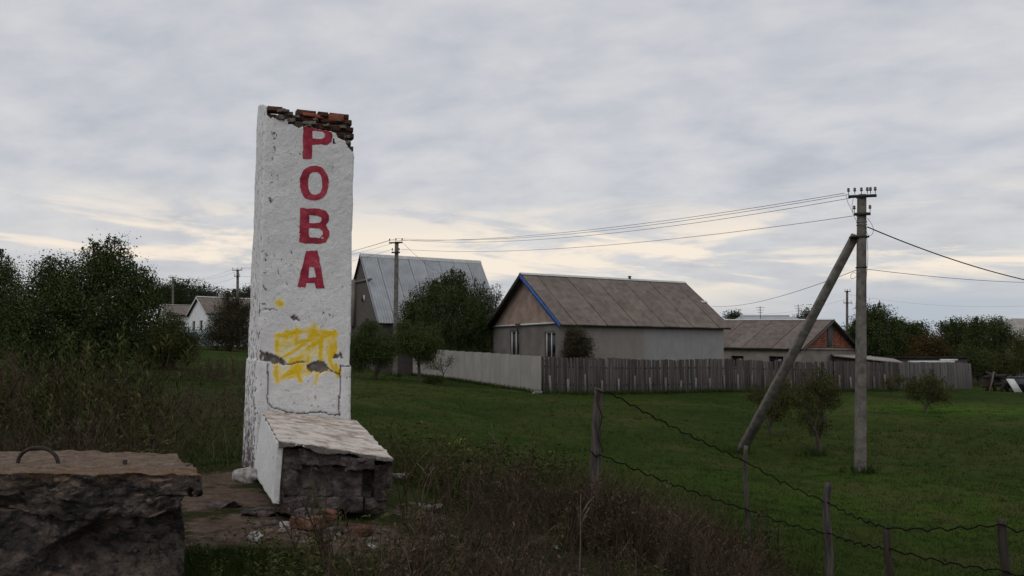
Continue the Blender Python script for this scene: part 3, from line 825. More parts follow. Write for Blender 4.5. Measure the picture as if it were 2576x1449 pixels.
Z5 = lambda x, y: ((880 + x / 2.787) * .67083, (1480 + y / 2.787) * .67083)
rock('plaster_chunk', 'white topped rubble chunk at the left foot of the pillar', 'rubble', *Z5(150, 860), 9.4, .27, M['rubble_white'], 1, .3, .62)
rock('plaster_chunk', 'pale rubble chunk lying in the grass below the plinth', 'rubble', 646, 1345, 6.7, .13, M['rubble_white'], 2, .9, .6)
rock('plaster_chunk', 'white rubble chunk in the dry brush right of the plinth', 'rubble', 1258, 1178, 11.5, .20, M['rubble_white'], 3, .2, .5, sink=-2.0, brickish=True)
rock('plaster_chunk', 'small white chunk in grass behind the right corner of the plinth', 'rubble', 1004, 1160, 11.5, .16, M['rubble_white'], 14, .5, .42, sink=.05, brickish=True)
rock('brick_fragment', 'orange red brick fragment on the soil under the broken plinth front', 'brick', *Z5(955, 1175), 7.3, .14, M['brick_worn'], 5, .7, .6, brickish=True, sink=-.6)
rock('brick_fragment', 'brown brick fragment lying at the plinth front, left of the hollow', 'brick', *Z5(760, 1230), 7.15, .26, M['brick_worn'], 6, .15, .34, brickish=True, sink=-.1)
rock('brick_fragment', 'tilted brick fragment beside the dark hollow under the plinth', 'brick', *Z5(1320, 1280), 7.1, .15, M['brick_worn'], 7, -.5, .45, brickish=True, sink=.0)
rock('stone_lump', 'grey lump lying before the hollow under the plinth', 'rubble', *Z5(1035, 1275), 7.05, .15, M['stone_mauve'], 8, .2, .5)
rock('plaster_chunk', 'small pale pebble of plaster at the plinth front left corner', 'rubble', *Z5(530, 1255), 7.1, .085, M['rubble_white'], 9, .4, .7)
rock('stone_flake', 'long grey flake leaning on the rubble below the plinth', 'rubble', *Z5(750, 1170), 7.2, .24, M['stone_mauve'], 10, -.25, .22, sink=-1.4)
rock('flat_stone', 'flat tan stone in the soil left of the plinth', 'stone', 655, 1282, 7.7, .28, M['stone_mauve'], 11, .2, .16)
rock('flat_stone', 'flat tan stone in soil between the concrete slab and pillar', 'stone', 560, 1252, 8.0, .30, M['stone_mauve'], 12, -.1, .14)
rock('flat_stone', 'broken tan stone right of the plinth among brush', 'stone', 1100, 1268, 7.6, .17, M['concrete'], 13, .4, .25)
rock('flat_stone', 'pale strip of stone on the soil right of the plinth', 'stone', 1065, 1205, 9.2, .34, M['concrete'], 14, .1, .12)


# ------------------------------------------------------------------ ruined concrete slab in the left foreground
def build_slab():
    Z3 = lambda x, y: (x * .2604, 1073.3 + y * .2604)
    fl, fr = P(-420, 1188, 4.75), P(514, 1190, 5.0); bl, br = P(-420, 1122, 6.3), P(476, 1142, 6.25)
    base = (fl + fr + bl + br) / 4; base[2] = gz1(base[0], base[1])
    root = thing('concrete_slab', 'broken concrete slab with orange lichen and iron lifting loop, left foreground', 'concrete slab', base)
    th = .235; dn = np.array([0, 0, -th])
    def shape(V, abc):
        V = V.copy(); a, b, c = abc.T
        # worn right end, notch at the back right corner, sagging broken lower edge
        e = np.clip((a - .93) / .07, 0, 1)
        V[:, 0] -= .10 * e * np.clip((.55 - c) * 2, 0, 1) ** 1.5
        V[:, 1] += np.where(b < .5, 1, 0) * (.055 * fbm(np.stack([a * 9, c * 2, 0 * a], -1), 1, 4, 6) - .02)
        V[:, 2] += (c < .5) * np.where(b < .5, 1, .5) * (.05 * fbm(np.stack([a * 7, b * 2, 0 * a], -1), 1, 3, 9) + .07 * np.clip((a - .86) / .14, 0, 1) ** 1.5)
        V[:, 1] -= np.clip((a - .965) / .035, 0, 1) * (b > .5) * .22
        # undercut: the lower front edge recedes
        V[:, 1] += (1 - c) * (b < .5) * (.015 + .03 * fbm(np.stack([a * 5, 0 * a, 0 * a], -1), 1, 3, 12))
        return V
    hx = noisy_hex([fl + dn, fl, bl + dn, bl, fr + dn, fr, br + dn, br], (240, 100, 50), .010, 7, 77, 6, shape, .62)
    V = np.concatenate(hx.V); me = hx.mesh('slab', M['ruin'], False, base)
    yfront = np.interp(V[:, 0], [fl[0], fr[0]], [fl[1], fr[1]])
    lich = np.exp(-(np.maximum(V[:, 1] - yfront - .02, 0) / .20) ** 2) * np.clip((V[:, 2] - (fr[2] - .055)) / .05, 0, 1) * np.clip((V[:, 0] + 3.05) / .8, 0, 1)
    lich = np.maximum(lich, np.exp(-((V[:, 0] - fr[0]) / .16) ** 2) * np.clip((V[:, 2] - (fr[2] - .07)) / .05, 0, 1))
    attr(me, 'lichen', np.clip(lich * 1.1, 0, 1)); place('slab', me, root)
    # the base under the slab: set back at its right end, flush on the left
    bt = fl[2] - th + .03; z0 = base[2] - .25
    b_fr, b_fl = P(462, 1300, 5.07), P(-420, 1300, 4.86)
    pts = []
    for x, y in ((b_fl[0], b_fl[1]), (b_fl[0], 6.2), (b_fr[0], b_fr[1]), (-2.24, 6.15)): pts += [(x, y, z0), (x, y, bt)]
    def sh2(V, abc):
        a, b, c = abc.T; V = V.copy(); g = np.clip((.70 + .10 * fbm(np.stack([c * 3, 0 * a, 0 * a], -1), 1, 3, 15) - a) / .04, 0, 1); V[:, 1] += (b < .5) * (.06 * fbm(np.stack([a * 6, c * 3, 0 * a], -1), 1, 4, 14) - .08 * g); return V
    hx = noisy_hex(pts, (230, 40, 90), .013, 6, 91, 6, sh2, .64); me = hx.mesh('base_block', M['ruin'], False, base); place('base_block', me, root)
    # lifting loop
    c0, c1 = P(45, 1167, 5.45), P(146, 1170, 5.40); h = .098
    pts = []
    for a in np.linspace(-.12, math.pi + .12, 26):
        f = (1 - math.cos(a)) / 2; pts.append(c0 * (1 - f) + c1 * f + np.array([0, 0, 1]) * (h * math.sin(a) ** .9 if math.sin(a) > 0 else h * math.sin(a) * 1.6))
    MB().tube(pts, .0112, 10).build('lifting_loop', M['rust'], root, True)
    # small bolt stub
    b_ = P(314, 1166, 5.5); MB().tube([b_ - [0, 0, .03], b_ + [0, 0, .022]], .014, 8).build('bolt_stub', M['rust'], root, True)


build_slab()


# ------------------------------------------------------------------ houses
def frame_M(ex, ey, ez, o):
    m = Matrix.Identity(4)
    for r in range(3): m[r][0], m[r][1], m[r][2], m[r][3] = ex[r], ey[r], ez[r], o[r]
    return m


def sheet_mesh(name, wd, ln, waves, mat, amp=.028, th=.014):
    seg = waves * 4; x = np.linspace(0, wd, seg + 1); z = amp * np.cos(np.arange(seg + 1) * math.pi / 2)
    top0 = np.stack([x, 0 * x, z], -1); top1 = top0 + [0, ln, 0]; n = seg + 1
    V = np.concatenate([top0, top1, top0 - [0, 0, th], top1 - [0, 0, th]]); F = []; G = []
    for i in range(seg):
        F += [[i, i + 1, n + i + 1, n + i]]
        G += [[2 * n + i + 1, 2 * n + i, 3 * n + i, 3 * n + i + 1], [2 * n + i, 2 * n + i + 1, i + 1, i], [n + i, n + i + 1, 3 * n + i + 1, 3 * n + i]]
    G += [[0, n, 3 * n, 2 * n], [seg, 2 * n + seg, 3 * n + seg, n + seg]]
    m = MB(); m.add(V, F); m.add(V, G); return m.mesh(name, mat, True)


def wall_holes(mb, o, ex, ez, nrm, wd, h, holes, depth=.18):
    o, ex, ez, nrm = (np.array(q, float) for q in (o, ex, ez, nrm))
    xs = sorted({0, wd, *[q for a in holes for q in (a[0], a[2])]}); zs = sorted({0, h, *[q for a in holes for q in (a[1], a[3])]})
    for x0, x1 in zip(xs[:-1], xs[1:]):
        for z0, z1 in zip(zs[:-1], zs[1:]):
            if any(a[0] <= x0 + 1e-6 and x1 <= a[2] + 1e-6 and a[1] <= z0 + 1e-6 and z1 <= a[3] + 1e-6 for a in holes): continue
            mb.add([o + ex * x0 + ez * z0, o + ex * x1 + ez * z0, o + ex * x1 + ez * z1, o + ex * x0 + ez * z1], [[0, 1, 2, 3]])
    for x0, z0, x1, z1 in holes:
        c = [o + ex * x + ez * z for x, z in ((x0, z0), (x1, z0), (x1, z1), (x0, z1))]
        for k in range(4):
            a, b = c[k], c[(k + 1) % 4]; mb.add([a, b, b - nrm * depth, a - nrm * depth], [[0, 1, 2, 3]])
    return mb


def window(root, o, ex, ez, nrm, x0, z0, x1, z1, mat, bars=1, depth=.13, sill=True):
    """frame and pane set into the opening"""
    o, ex, ez, nrm = (np.array(q, float) for q in (o, ex, ez, nrm)); R = np.stack([ex, nrm, ez], 1); c = lambda x, z, n: o + ex * x + ez * z + nrm * n
    wd, h = x1 - x0, z1 - z0; t = .075
    m = MB(); m.box(c(x0 + t / 2, z0 + h / 2, -depth), (t, .06, h), R).box(c(x1 - t / 2, z0 + h / 2, -depth), (t, .06, h), R)
    m.box(c(x0 + wd / 2, z0 + t / 2, -depth), (wd - 2 * t, .06, t), R).box(c(x0 + wd / 2, z1 - t / 2, -depth), (wd - 2 * t, .06, t), R)
    for k in range(bars):
        xb = x0 + wd * (k + 1) / (bars + 1); m.box(c(xb, z0 + h / 2, -depth + .004), (t * .8, .06, h - 2 * t), R)
    f = m.build('window', mat, None, origin=(0, 0, 0)); f.parent = root
    p = MB().box(c(x0 + wd / 2, z0 + h / 2, -depth - .012), (wd - t, .012, h - t), R).build('pane', M['glass'], None, origin=(0, 0, 0)); p.parent = f
    if sill:
        s = MB().box(c(x0 + wd / 2, z0 - .02, .03), (wd + .12, .12, .04), R).build('sill', mat, None, origin=(0, 0, 0)); s.parent = f
    return f


def local(name, mb, mat, root, smooth=False):
    o = mb.build(name, mat, None, smooth, origin=(0, 0, 0)); o.parent = root; return o


def house(name, label, C0, a, half, L, zg, ze, zr, oe, og, cols, rows, wallm, gablem, sheetm, waves=7, long_holes=(), gable_holes=(), longm=None, ridge='ridge_zinc', holes_far=(), amp=.036, back=True, skip_gable_far=False):
    """C0: ground corner under the near eave at the x=0 gable. local x along the ridge, local y across."""
    root = thing(name, label, 'house', (C0[0], C0[1], zg), math.atan2(a[1], a[0]))
    he, hr, Wd = ze - zg, zr - zg, 2 * half
    X, Y, Z = np.eye(3)
    low = -1.0
    longw = wall_holes(MB(), (0, 0, low), X, Z, -Y, L, he - low, [(h[0], h[1] - low, h[2], h[3] - low) for h in long_holes]); local('long_wall', longw, longm or wallm, root)
    local('rear_wall', wall_holes(MB(), (L, Wd, low), -X, Z, Y, L, he - low, []), wallm, root)
    # x=0 gable: runs from far eave to near eave as seen from outside
    g = wall_holes(MB(), (0, Wd, low), -Y, Z, -X, Wd, he - low, [(h[0], h[1] - low, h[2], h[3] - low) for h in gable_holes]); local('end_wall', g, wallm, root)
    g2 = wall_holes(MB(), (L, 0, low), Y, Z, X, Wd, he - low, [(h[0], h[1] - low, h[2], h[3] - low) for h in holes_far]); local('end_wall', g2, wallm, root)
    for x, fl in ((-.003, True),) + (() if skip_gable_far else ((L + .003, False),)):
        tri = [(x, 0, he), (x, Wd, he), (x, half, hr)]; b2 = [(x + (.1 if fl else -.1), p[1], p[2]) for p in tri]
        m = MB(); m.add(tri + b2, [[0, 2, 1] if fl else [0, 1, 2], [3, 4, 5]]); local('gable', m, gablem, root)
    # roof deck and corrugated sheets
    sl = math.hypot(half, hr - he); uy, uz = half / sl, (hr - he) / sl; ext = oe
    slope = sl + ext; Lr = L + 2 * og
    deck = MB()
    for s in (0, 1):
        y0 = -ext * uy if s == 0 else Wd + ext * uy; z0 = he - ext * uz
        deck.add([(-og + .03, y0, z0), (L + og - .03, y0, z0), (L + og - .03, half, hr), (-og + .03, half, hr), (-og + .03, y0, z0 - .05), (L + og - .03, y0, z0 - .05), (L + og - .03, half, hr - .05), (-og + .03, half, hr - .05)],
                 [[0, 1, 2, 3], [7, 6, 5, 4], [0, 4, 5, 1], [1, 5, 6, 2], [3, 7, 4, 0]])
    rf = local('roof', deck, M['deck'], root)
    wS, lS = Lr / cols, slope / rows
    me = sheet_mesh('roof_sheet', wS - .025, lS * 1.02, waves, sheetm, amp)
    for s in ((0, 1) if back else (0,)):
        sy = 1 if s == 0 else -1
        ey = Vector((0, uy * sy, uz)); ex = Vector((1, 0, 0)) if s == 0 else Vector((-1, 0, 0)); ez = ex.cross(ey)
        o0 = Vector((-og if s == 0 else L + og, -ext * uy if s == 0 else Wd + ext * uy, he - ext * uz))
        for r in range(rows):
            for c in range(cols):
                o = place('roof_sheet', me, rf)
                o.matrix_basis = frame_M(ex, ey, ez, o0 + ex * (c * wS) + ey * (r * lS) + ez * (.052 + .006 * (r % 2) + .012 * (c % 2) + random.uniform(-.004, .004))) @ Matrix.Rotation(random.uniform(-.004, .004), 4, 'Z')
    if ridge:
        m = MB(); zt = hr + .10
        m.add([(-og - .02, half - .17, zt - .17 * uz / uy + .03), (-og - .02, half, zt + .03), (-og - .02, half + .17, zt - .17 * uz / uy + .03), (L + og + .02, half - .17, zt - .17 * uz / uy + .03), (L + og + .02, half, zt + .03), (L + og + .02, half + .17, zt - .17 * uz / uy + .03)], [[0, 3, 4, 1], [1, 4, 5, 2]])
        o = local('ridge_cap', m, M[ridge], root); o.parent = rf
    return root, dict(he=he, hr=hr, half=half, L=L, Wd=Wd, uy=uy, uz=uz, ext=ext, og=og, rf=rf)


def bargeboard(root, g, x, mat, side, wd=.20, th=.04, name='bargeboard'):
    """board along the rake; side 0 near slope, 1 far slope"""
    y0 = -g['ext'] * g['uy'] if side == 0 else g['Wd'] + g['ext'] * g['uy']; z0 = g['he'] - g['ext'] * g['uz']
    a = np.array([x, y0, z0 + .06]); b = np.array([x, g['half'], g['hr'] + .06]); n = np.array([0, 0, -wd / g['uy'] * .8]); t = np.array([th, 0, 0])
    m = MB().hexa([a + n, a, b + n, b, a + n + t, a + t, b + n + t, b + t]); return local(name, m, mat, root)


ZG = EYE
A1 = np.array([.86, .51]); A1 /= np.linalg.norm(A1)
# --- brown roofed house with the blue bargeboard
C1 = (2.87, 50.0)
def along_gable(u, C, a, Wd):
    """distance from the far eave corner along the x=0 gable for photo column u"""
    b = (-a[1], a[0]); k = (u - CX) / FPX
    s = (C[0] - k * C[1]) / (k * b[1] - b[0]); return Wd - s, C[1] + b[1] * s
zg1 = gz1(6, 54) - .2
ze1, zr1 = EYE + 1.95, EYE + 4.84
gh = []
for (u0, u1, v0, v1) in ((1283, 1306, 831, 891), (1370, 1397, 834, 896)):
    x0, d0 = along_gable(u0, C1, A1, 7.88); x1, d1 = along_gable(u1, C1, A1, 7.88); dm = (d0 + d1) / 2
    gh.append((x0, P(u0, v1 + 6, dm)[2] - zg1, x1, P(u0, v0, dm)[2] - zg1))
h1, g1 = house('brown_roofed_house', 'grey plastered house with brown corrugated roof and blue bargeboard behind the fences', C1, A1, 3.94, 11.7, zg1, ze1, zr1, .32, .45, 12, 3,
               M['wall_grey'], M['gable_tan'], M['slate_brown'], 6, (), gh, M['house_long_wall'])
for h in gh: window(h1, (0, 7.88, 0), (0, -1, 0), (0, 0, 1), (-1, 0, 0), *h, M['white_paint'], 1)
bargeboard(h1, g1, -.50, M['blue_paint'], 0, .26); bargeboard(h1, g1, -.50, M['deck'], 1, .26)
local('gable_ledge', MB().box((-.07, 3.94, g1['he'] - .02), (.16, 7.95, .09)), M['white_paint'], h1)
local('vent_pipe', MB().tube([(7.6, 3.94, g1['hr'] - .1), (7.6, 3.94, g1['hr'] + .25)], .08, 8).tube([(7.6, 3.94, g1['hr'] + .24), (7.6, 3.94, g1['hr'] + .28)], .12, 8), M['steel_dark'], h1)
local('roof_patch', MB().box((11.95, 1.95, g1['he'] + 1.58), (.45, .22, .02), np.array(Matrix.Rotation(math.atan2(g1['uz'], g1['uy']), 3, 'X'))), M['ridge_zinc'], h1)
# cable stand on the gable wall
xg, dg = along_gable(1311, C1, A1, 7.88); yg = 7.88 - xg
local('service_pole', MB().tube([(-.25, yg, .9), (-.25, yg, 3.6)], .05, 6).tube([(-.25, yg - .25, 3.9), (-.25, yg + .25, 3.9)], .04, 6).tube([(-.25, yg, 3.5), (-.25, yg - .15, 3.9)], .025, 5).tube([(-.25, yg, 3.5), (-.25, yg + .15, 3.9)], .025, 5), M['steel_dark'], h1)

# --- grey steep-roofed house left of it
apex = P(910, 642, 62.0); C2 = (apex[0] + A1[1] * 3.16, apex[1] - A1[0] * 3.16)
zg2 = gz1(-6, 62) - .2; ze2, zr2 = EYE + 2.5, float(apex[2])
h2, g2 = house('steep_roofed_house', 'tall brick house with steep pale grey corrugated roof behind the dark tree', C2, A1, 3.16, 9.1, zg2, ze2, zr2, .35, .12, 8, 3,
               M['gable_brick'], M['gable_brick'], M['slate_grey'], 6, (), ((3.0, 3.2, 3.5, 3.55),))
bargeboard(h2, g2, -.15, M['slate_grey'], 0, .10); bargeboard(h2, g2, -.15, M['deck'], 1, .12)
yv = lambda v, d: P(0, v, d)[2] - zg2
local('gable_ledge', MB().box((-.05, 3.1, yv(704, 61)), (.10, 3.7, .13)), M['concrete_pale'], h2)
local('gable_window', MB().box((-.03, 2.75, yv(749, 61)), (.10, .34, .36)), M['glass'], h2)
local('window_surround', MB().box((-.02, 2.53, yv(749, 61)), (.10, .08, .40)), M['white_paint'], h2)
local('side_bay', MB().box((-.16, 4.75, yv(760, 62)), (.3, 1.3, 3.2)), M['wall_tan'], h2)
local('balcony_rail', MB().box((-.40, 4.7, yv(758, 62)), (.05, 1.3, .10)), M['white_paint'], h2)

# --- low house with the red brick gable, to the right
A3 = np.array([.70, -.714]); K3 = P(2012, 874, 62.0); L3 = 11.0
C3 = K3[:2] - A3 * L3; zg3 = gz1(18, 64) - .2; ze3 = float(K3[2]); zr3 = float(P(2082, 806, 64.8)[2])
h3, g3 = house('brick_gable_house', 'low tan house with rusty brown corrugated roof and orange brick gable', C3, A3, 4.06, L3, zg3 + .28, ze3 + .28, zr3 + .28, .30, .35, 10, 2,
               M['wall_tan'], M['wall_dark'], M['slate_brown'], 7, ((2.3, 1.3, 3.1, 2.1), (5.6, 1.35, 6.6, 2.15), (8.6, 1.35, 9.7, 2.2)), (), skip_gable_far=True)
h3.rotation_mode = 'XYZ'; h3.rotation_euler = (0, math.radians(1.6), math.atan2(A3[1], A3[0]))
for h in ((2.3, 1.3, 3.1, 2.1), (5.6, 1.35, 6.6, 2.15), (8.6, 1.35, 9.7, 2.2)): window(h3, (0, 0, 0), (1, 0, 0), (0, 0, 1), (0, -1, 0), *h, M['wood_dark'], 1, sill=False)
gab = MB(); he, hr = g3['he'], g3['hr']
gab.add([(L3 - .02, 0, he), (L3 - .02, 8.12, he), (L3 - .02, 4.06, hr)], [[0, 1, 2]]); gw = local('gable', gab, M['mortar'], h3)
bme = MB().box((0, 0, 0), (1, 1, 1)).mesh('brick', M['brick_orange'])
row = 0; z = he + .06
while z < hr - .25:
    inset = (z + .15 - he) / (hr - he) * 4.06; y = inset + .15 + (.14 if row % 2 else 0)
    while y + .27 < 8.12 - inset - .1:
        if not (3.55 < y + .13 < 4.75):
            o = place('brick', bme, gw); o.location = (L3 - .005 + random.uniform(-.008, .008), y + .13, z + .07); o.scale = (.06, .26, .132)
        y += .28
    z += .148; row += 1
local('gable_shutter', MB().box((L3 + .01, 4.1, he + (hr - he) * .42), (.08, .62, (hr - he) * .72)), M['wood_grey_pale'], h3)
local('gable_sill', MB().box((L3 + .06, 4.06, he - .06), (.16, 8.4, .10)), M['wall_tan'], h3)
bargeboard(h3, g3, L3 + .36, M['deck'], 1, .20); bargeboard(h3, g3, L3 + .36, M['wood_grey_pale'], 0, .14)

# --- white house and its neighbour far left
def simple_house(name, label, u_apex, v_apex, u_e, v_e, d, a, L, wallm, sheetm, zfoot, win=True, cols=7, rows=2):
    ap = P(u_apex, v_apex, d); a = np.array(a) / np.linalg.norm(a); k = (u_e - CX) / FPX
    # near eave corner lies along (a_y, -a_x) from the apex
    s = (k * ap[1] - ap[0]) / (a[1] + k * a[0]); s = abs(s)
    C = (ap[0] + a[1] * s, ap[1] - a[0] * s); ze = float(P(u_e, v_e, C[1])[2])
    zg = zfoot; holes = ((s * .35, ze - zg - 2.1, s * .35 + .9, ze - zg - .7), (s * 1.15, ze - zg - 2.1, s * 1.15 + .9, ze - zg - .7)) if win else ()
    r, g = house(name, label, C, a, s, L, zg, ze, float(ap[2]), .3, .25, cols, rows, wallm, wallm, sheetm, 7, (), holes)
    for h in holes: window(r, (0, 2 * s, 0), (0, -1, 0), (0, 0, 1), (-1, 0, 0), *h, M['wall_grey'], 1, sill=False)
    bargeboard(r, g, -.28, M['white_paint'], 0, .18); bargeboard(r, g, -.28, M['white_paint'], 1, .18)
    return r, g


zf = gz1(-31, 93)
hA, gA = simple_house('white_house', 'white gabled house with pale brown roof just left of the pillar', 500, 748, 522, 786, 90, (.80, .60), 9, M['wall_white'], M['slate_brown'], zf - .3)
local('chimney', MB().box((2.5, gA['half'] + .5, gA['hr'] + .1), (.6, .6, .9)), M['wall_tan'], hA)
zf = gz1(-42, 108)
hB, gB = simple_house('white_house', 'smaller white house with brown roof, leftmost of the distant houses', 409, 768, 420, 792, 108, (.90, .44), 7.5, M['wall_white'], M['slate_brown'], zf - .4, False)
# --- hip roofed house at the right edge
def hip_house():
    d = 78.0; e0 = P(2520, 857, d); z_e = e0[2]; zg = gz1(42, 80) - .3; r = thing('hip_roofed_house', 'grey house with pale hipped roof at the far right edge', 'house', (e0[0] + .4, d + .3, zg), .12)
    W_, D_, he = 9.0, 8.0, z_e - zg
    local('long_wall', wall_holes(MB(), (0, 0, -1), (1, 0, 0), (0, 0, 1), (0, -1, 0), W_, he + 1, ((1.6, 2.0, 2.9, 3.4),)), M['wall_tan'], r)
    local('end_wall', wall_holes(MB(), (0, D_, -1), (0, -1, 0), (0, 0, 1), (-1, 0, 0), D_, he + 1, ()), M['wall_dark'], r)
    window(r, (0, 0, -1), (1, 0, 0), (0, 0, 1), (0, -1, 0), 1.6, 2.0, 2.9, 3.4, M['wall_white'], 1)
    o = .45; top = he + 2.1
    m = MB(); m.add([(-o, -o, he), (W_ + o, -o, he), (W_ + o, D_ + o, he), (-o, D_ + o, he), (3.6, D_ / 2, top), (W_ - 3.6, D_ / 2, top)], [[0, 1, 5], [2, 3, 4]]); m.add(np.concatenate([m.V[0]]), [[0, 5, 4, 4], [1, 2, 5, 5]][0:0] or [[0, 5, 4], [2, 4, 5], [1, 2, 5], [3, 0, 4]])
    local('roof', m, M['slate_pale'], r); local('eave_board', MB().box((W_ / 2, -o + .03, he - .07), (W_ + 2 * o, .05, .12)), M['wood_dark'], r)
    local('eave_board', MB().box((-o + .03, D_ / 2, he - .07), (.05, D_ + 2 * o, .12)), M['wood_dark'], r)
hip_house()
# --- roof seen over the low house
def far_roof():
    d = 95.0; a = P(1872, 803, d); b = P(1993, 804, d + 3); r = thing('distant_house', 'distant grey house, only its roof showing over the brick gable house', 'house', (a[0], a[1], gz1(a[0], a[1]) - .3))
    zt = P(1880, 795, d + 3)[2]; L = b[0] - a[0]; h0 = a[2] - r.location[2]; h1 = zt - r.location[2]
    local('wall', MB().box((L / 2, 3, h0 / 2), (L - .5, 5, h0)), M['wall_tan'], r)
    m = MB(); m.add([(0, 0, h0), (L, 0, h0), (L - .4, 3, h1), (.4, 3, h1), (0, 6, h0), (L, 6, h0)], [[0, 1, 2, 3], [5, 4, 3, 2]]); m.add([(0, 0, h0), (.4, 3, h1), (0, 6, h0), (L, 0, h0), (L - .4, 3, h1), (L, 6, h0)], [[0, 1, 2], [5, 4, 3]]); rf = local('roof', m, M['slate_grey'], r)
    o = local('ridge_cap', MB().box((L / 2, 3, h1 + .04), (L - .7, .3, .10)), M['ridge_zinc'], r); o.parent = rf
    for k, (u, v0, v1) in enumerate(((1913, 770, 806), (2009, 766, 806))):
        p0, p1 = P(u, v1, 92), P(u, v0, 92); x = p0[0]; g_ = gz1(x, 92)
        ant = MB().tube([(x, 92, g_), (x, 92, p1[2])], .035, 5); 
        for q in range(3): ant.tube([(x - .45 + .1 * q, 92, p1[2] - .15 - .25 * q), (x + .45 - .1 * q, 92, p1[2] - .15 - .25 * q)], .018, 4)
        tag(ant.build('antenna_mast', M['steel_dark'], None, origin=(x, 92, g_)), ('thin aerial mast above the distant grey roof', 'thin aerial mast just left of the leaning pole strut')[k], 'antenna', 'aerial masts')
far_roof()
# --- low lean-to sheet roof behind the fence
def shed():
    a, b = P(2098, 893, 64), P(2272, 911, 62.5); g_ = gz1(24, 64); r = thing('lean_to_shed', 'low shed with pale sloping sheet roof just behind the dark fence', 'shed', (a[0], 63, g_))
    A_, B_ = a - np.array(r.location), b - np.array(r.location); bk = np.array([.6, 3.0, .25]); dn = np.array([0, 0, -.10])
    local('roof', MB().hexa([A_ + dn, A_, A_ + bk + dn, A_ + bk, B_ + dn, B_, B_ + bk + dn, B_ + bk]), M['slate_pale'], r)
    local('wall', MB().hexa([np.array([A_[0] + .2, .4, -.2]), A_ + [.2, .4, -.1], np.array([A_[0] + .5, 2.8, -.2]), A_ + [.5, 2.8, .0], np.array([B_[0] - .2, .2, -.2]), B_ + [-.2, .5, -.1], np.array([B_[0], 2.8, -.2]), B_ + [0, 2.8, 0]]), M['wall_dark'], r)
shed()
# concrete gatepost-like pillar and pale boards over the right fence
q = P(2300, 911, 66); tag(MB().box((0, 0, 0), (3.4, .5, .16)).box((1.4, .1, .14), (1.2, .3, .12)).build('board_stack', M['white_paint'], None, origin=(0, 0, 0)), 'pale boards stacked on the dark shed roof behind plank fence', 'boards').location = (q[0] + 1.6, q[1] + 1, q[2] + .02)
q = P(2345, 905, 67.5); bx_ = thing('dark_outbuilding', 'dark flat outbuilding behind the pale plank fence', 'shed', (q[0], q[1], gz1(q[0], q[1])), .3)
local('wall', MB().box((0, 1.2, 1.0), (6.4, 2.4, 2.2)), M['wall_dark'], bx_); local('roof', MB().box((0, 1.2, 2.16), (6.8, 2.8, .10)), M['deck'], bx_)


# ------------------------------------------------------------------ fences
def lin(a, b, f): return a + (b - a) * f


FA = np.array([1.48, 46.0]); FB = np.array([25.2, 59.8]); FC = np.array([31.9, 63.7]); FD = np.array([-6.4, 59.4])
def slat_fence(name, label, p0, p1, pitch, wd, h0, h1, mat, stubs=0):
    d = p1 - p0; L = np.linalg.norm(d); e = d / L; n = np.array([e[1], -e[0]])
    g0 = gz1(*p0); root = thing(name, label, 'fence', (p0[0], p0[1], g0)); yaw = math.atan2(e[1], e[0])
    meshes = []
    for k in range(4):
        t = .0 if k < 2 else .03 * (k - 1.5)
        m = MB(); m.add([(-wd / 2, -.012, 0), (wd / 2, -.012, 0), (wd / 2, -.012, 1 - t), (-wd / 2, -.012, 1), (-wd / 2, .012, 0), (wd / 2, .012, 0), (wd / 2, .012, 1 - t), (-wd / 2, .012, 1)],
                        [[0, 1, 2, 3], [5, 4, 7, 6], [4, 0, 3, 7], [1, 5, 6, 2], [3, 2, 6, 7]]); meshes.append(m.mesh('slat', mat))
    nS = int(L / pitch); xs = p0[0] + e[0] * (np.arange(nS) + .5) * pitch; ys = p0[1] + e[1] * (np.arange(nS) + .5) * pitch; zs = gz(xs, ys)
    for k in range(nS):
        f = (k + .5) / nS; h = lin(h0, h1, f) + random.uniform(-.022, .022) + .03 * math.sin(k * .11)
        o = place('slat', meshes[random.randrange(4)], root); off = random.choice((0, 0, .012, -.012))
        o.location = (xs[k] - p0[0] + n[0] * off, ys[k] - p0[1] + n[1] * off, zs[k] - g0 - .02); o.rotation_euler = (random.uniform(-.02, .02), random.uniform(-.02, .02), yaw + random.uniform(-.08, .08)); o.scale = (random.uniform(.9, 1.06), 1, h + .02)
    for hh in (.45, 1.35):
        pts = [(p0[0] + e[0] * q * L - n[0] * .05, p0[1] + e[1] * q * L - n[1] * .05, gz1(*(p0 + e * q * L)) + hh) for q in np.linspace(0, 1, 9)]
        MB().tube(pts, .045, 4).build('rail', M['wood_dark'], root)
    if stubs:
        sm = MB().hexa([[-.06, -.06, 0], [-.05, -.05, 1], [-.06, .05, 0], [-.05, .05, 1], [.06, -.06, 0], [.05, -.05, 1], [.06, .05, 0], [.05, .05, 1]]).mesh('support_stub', M['concrete_pale'])
        for k in range(int(L / stubs)):
            q = p0 + e * (k + .45) * stubs + n * .085; o = place('support_stub', sm, root); o.location = (q[0] - p0[0], q[1] - p0[1], gz1(*q) - g0 - .02); o.rotation_euler = (random.uniform(-.04, .04), random.uniform(-.03, .03), yaw); o.scale = (random.uniform(.7, 1.05), .8, random.uniform(.7, 1.15))
    return root


slat_fence('slat_fence', 'long dark weathered wooden slat fence along the meadow', FA, FB, .19, .158, 1.84, 1.86, M['wood_grey'], 1.06)
slat_fence('plank_fence', 'paler grey plank fence continuing right of the dark slat fence', FB + (FC - FB) * .012, FC, .15, .146, 1.84, 1.82, M['wood_grey_pale'])


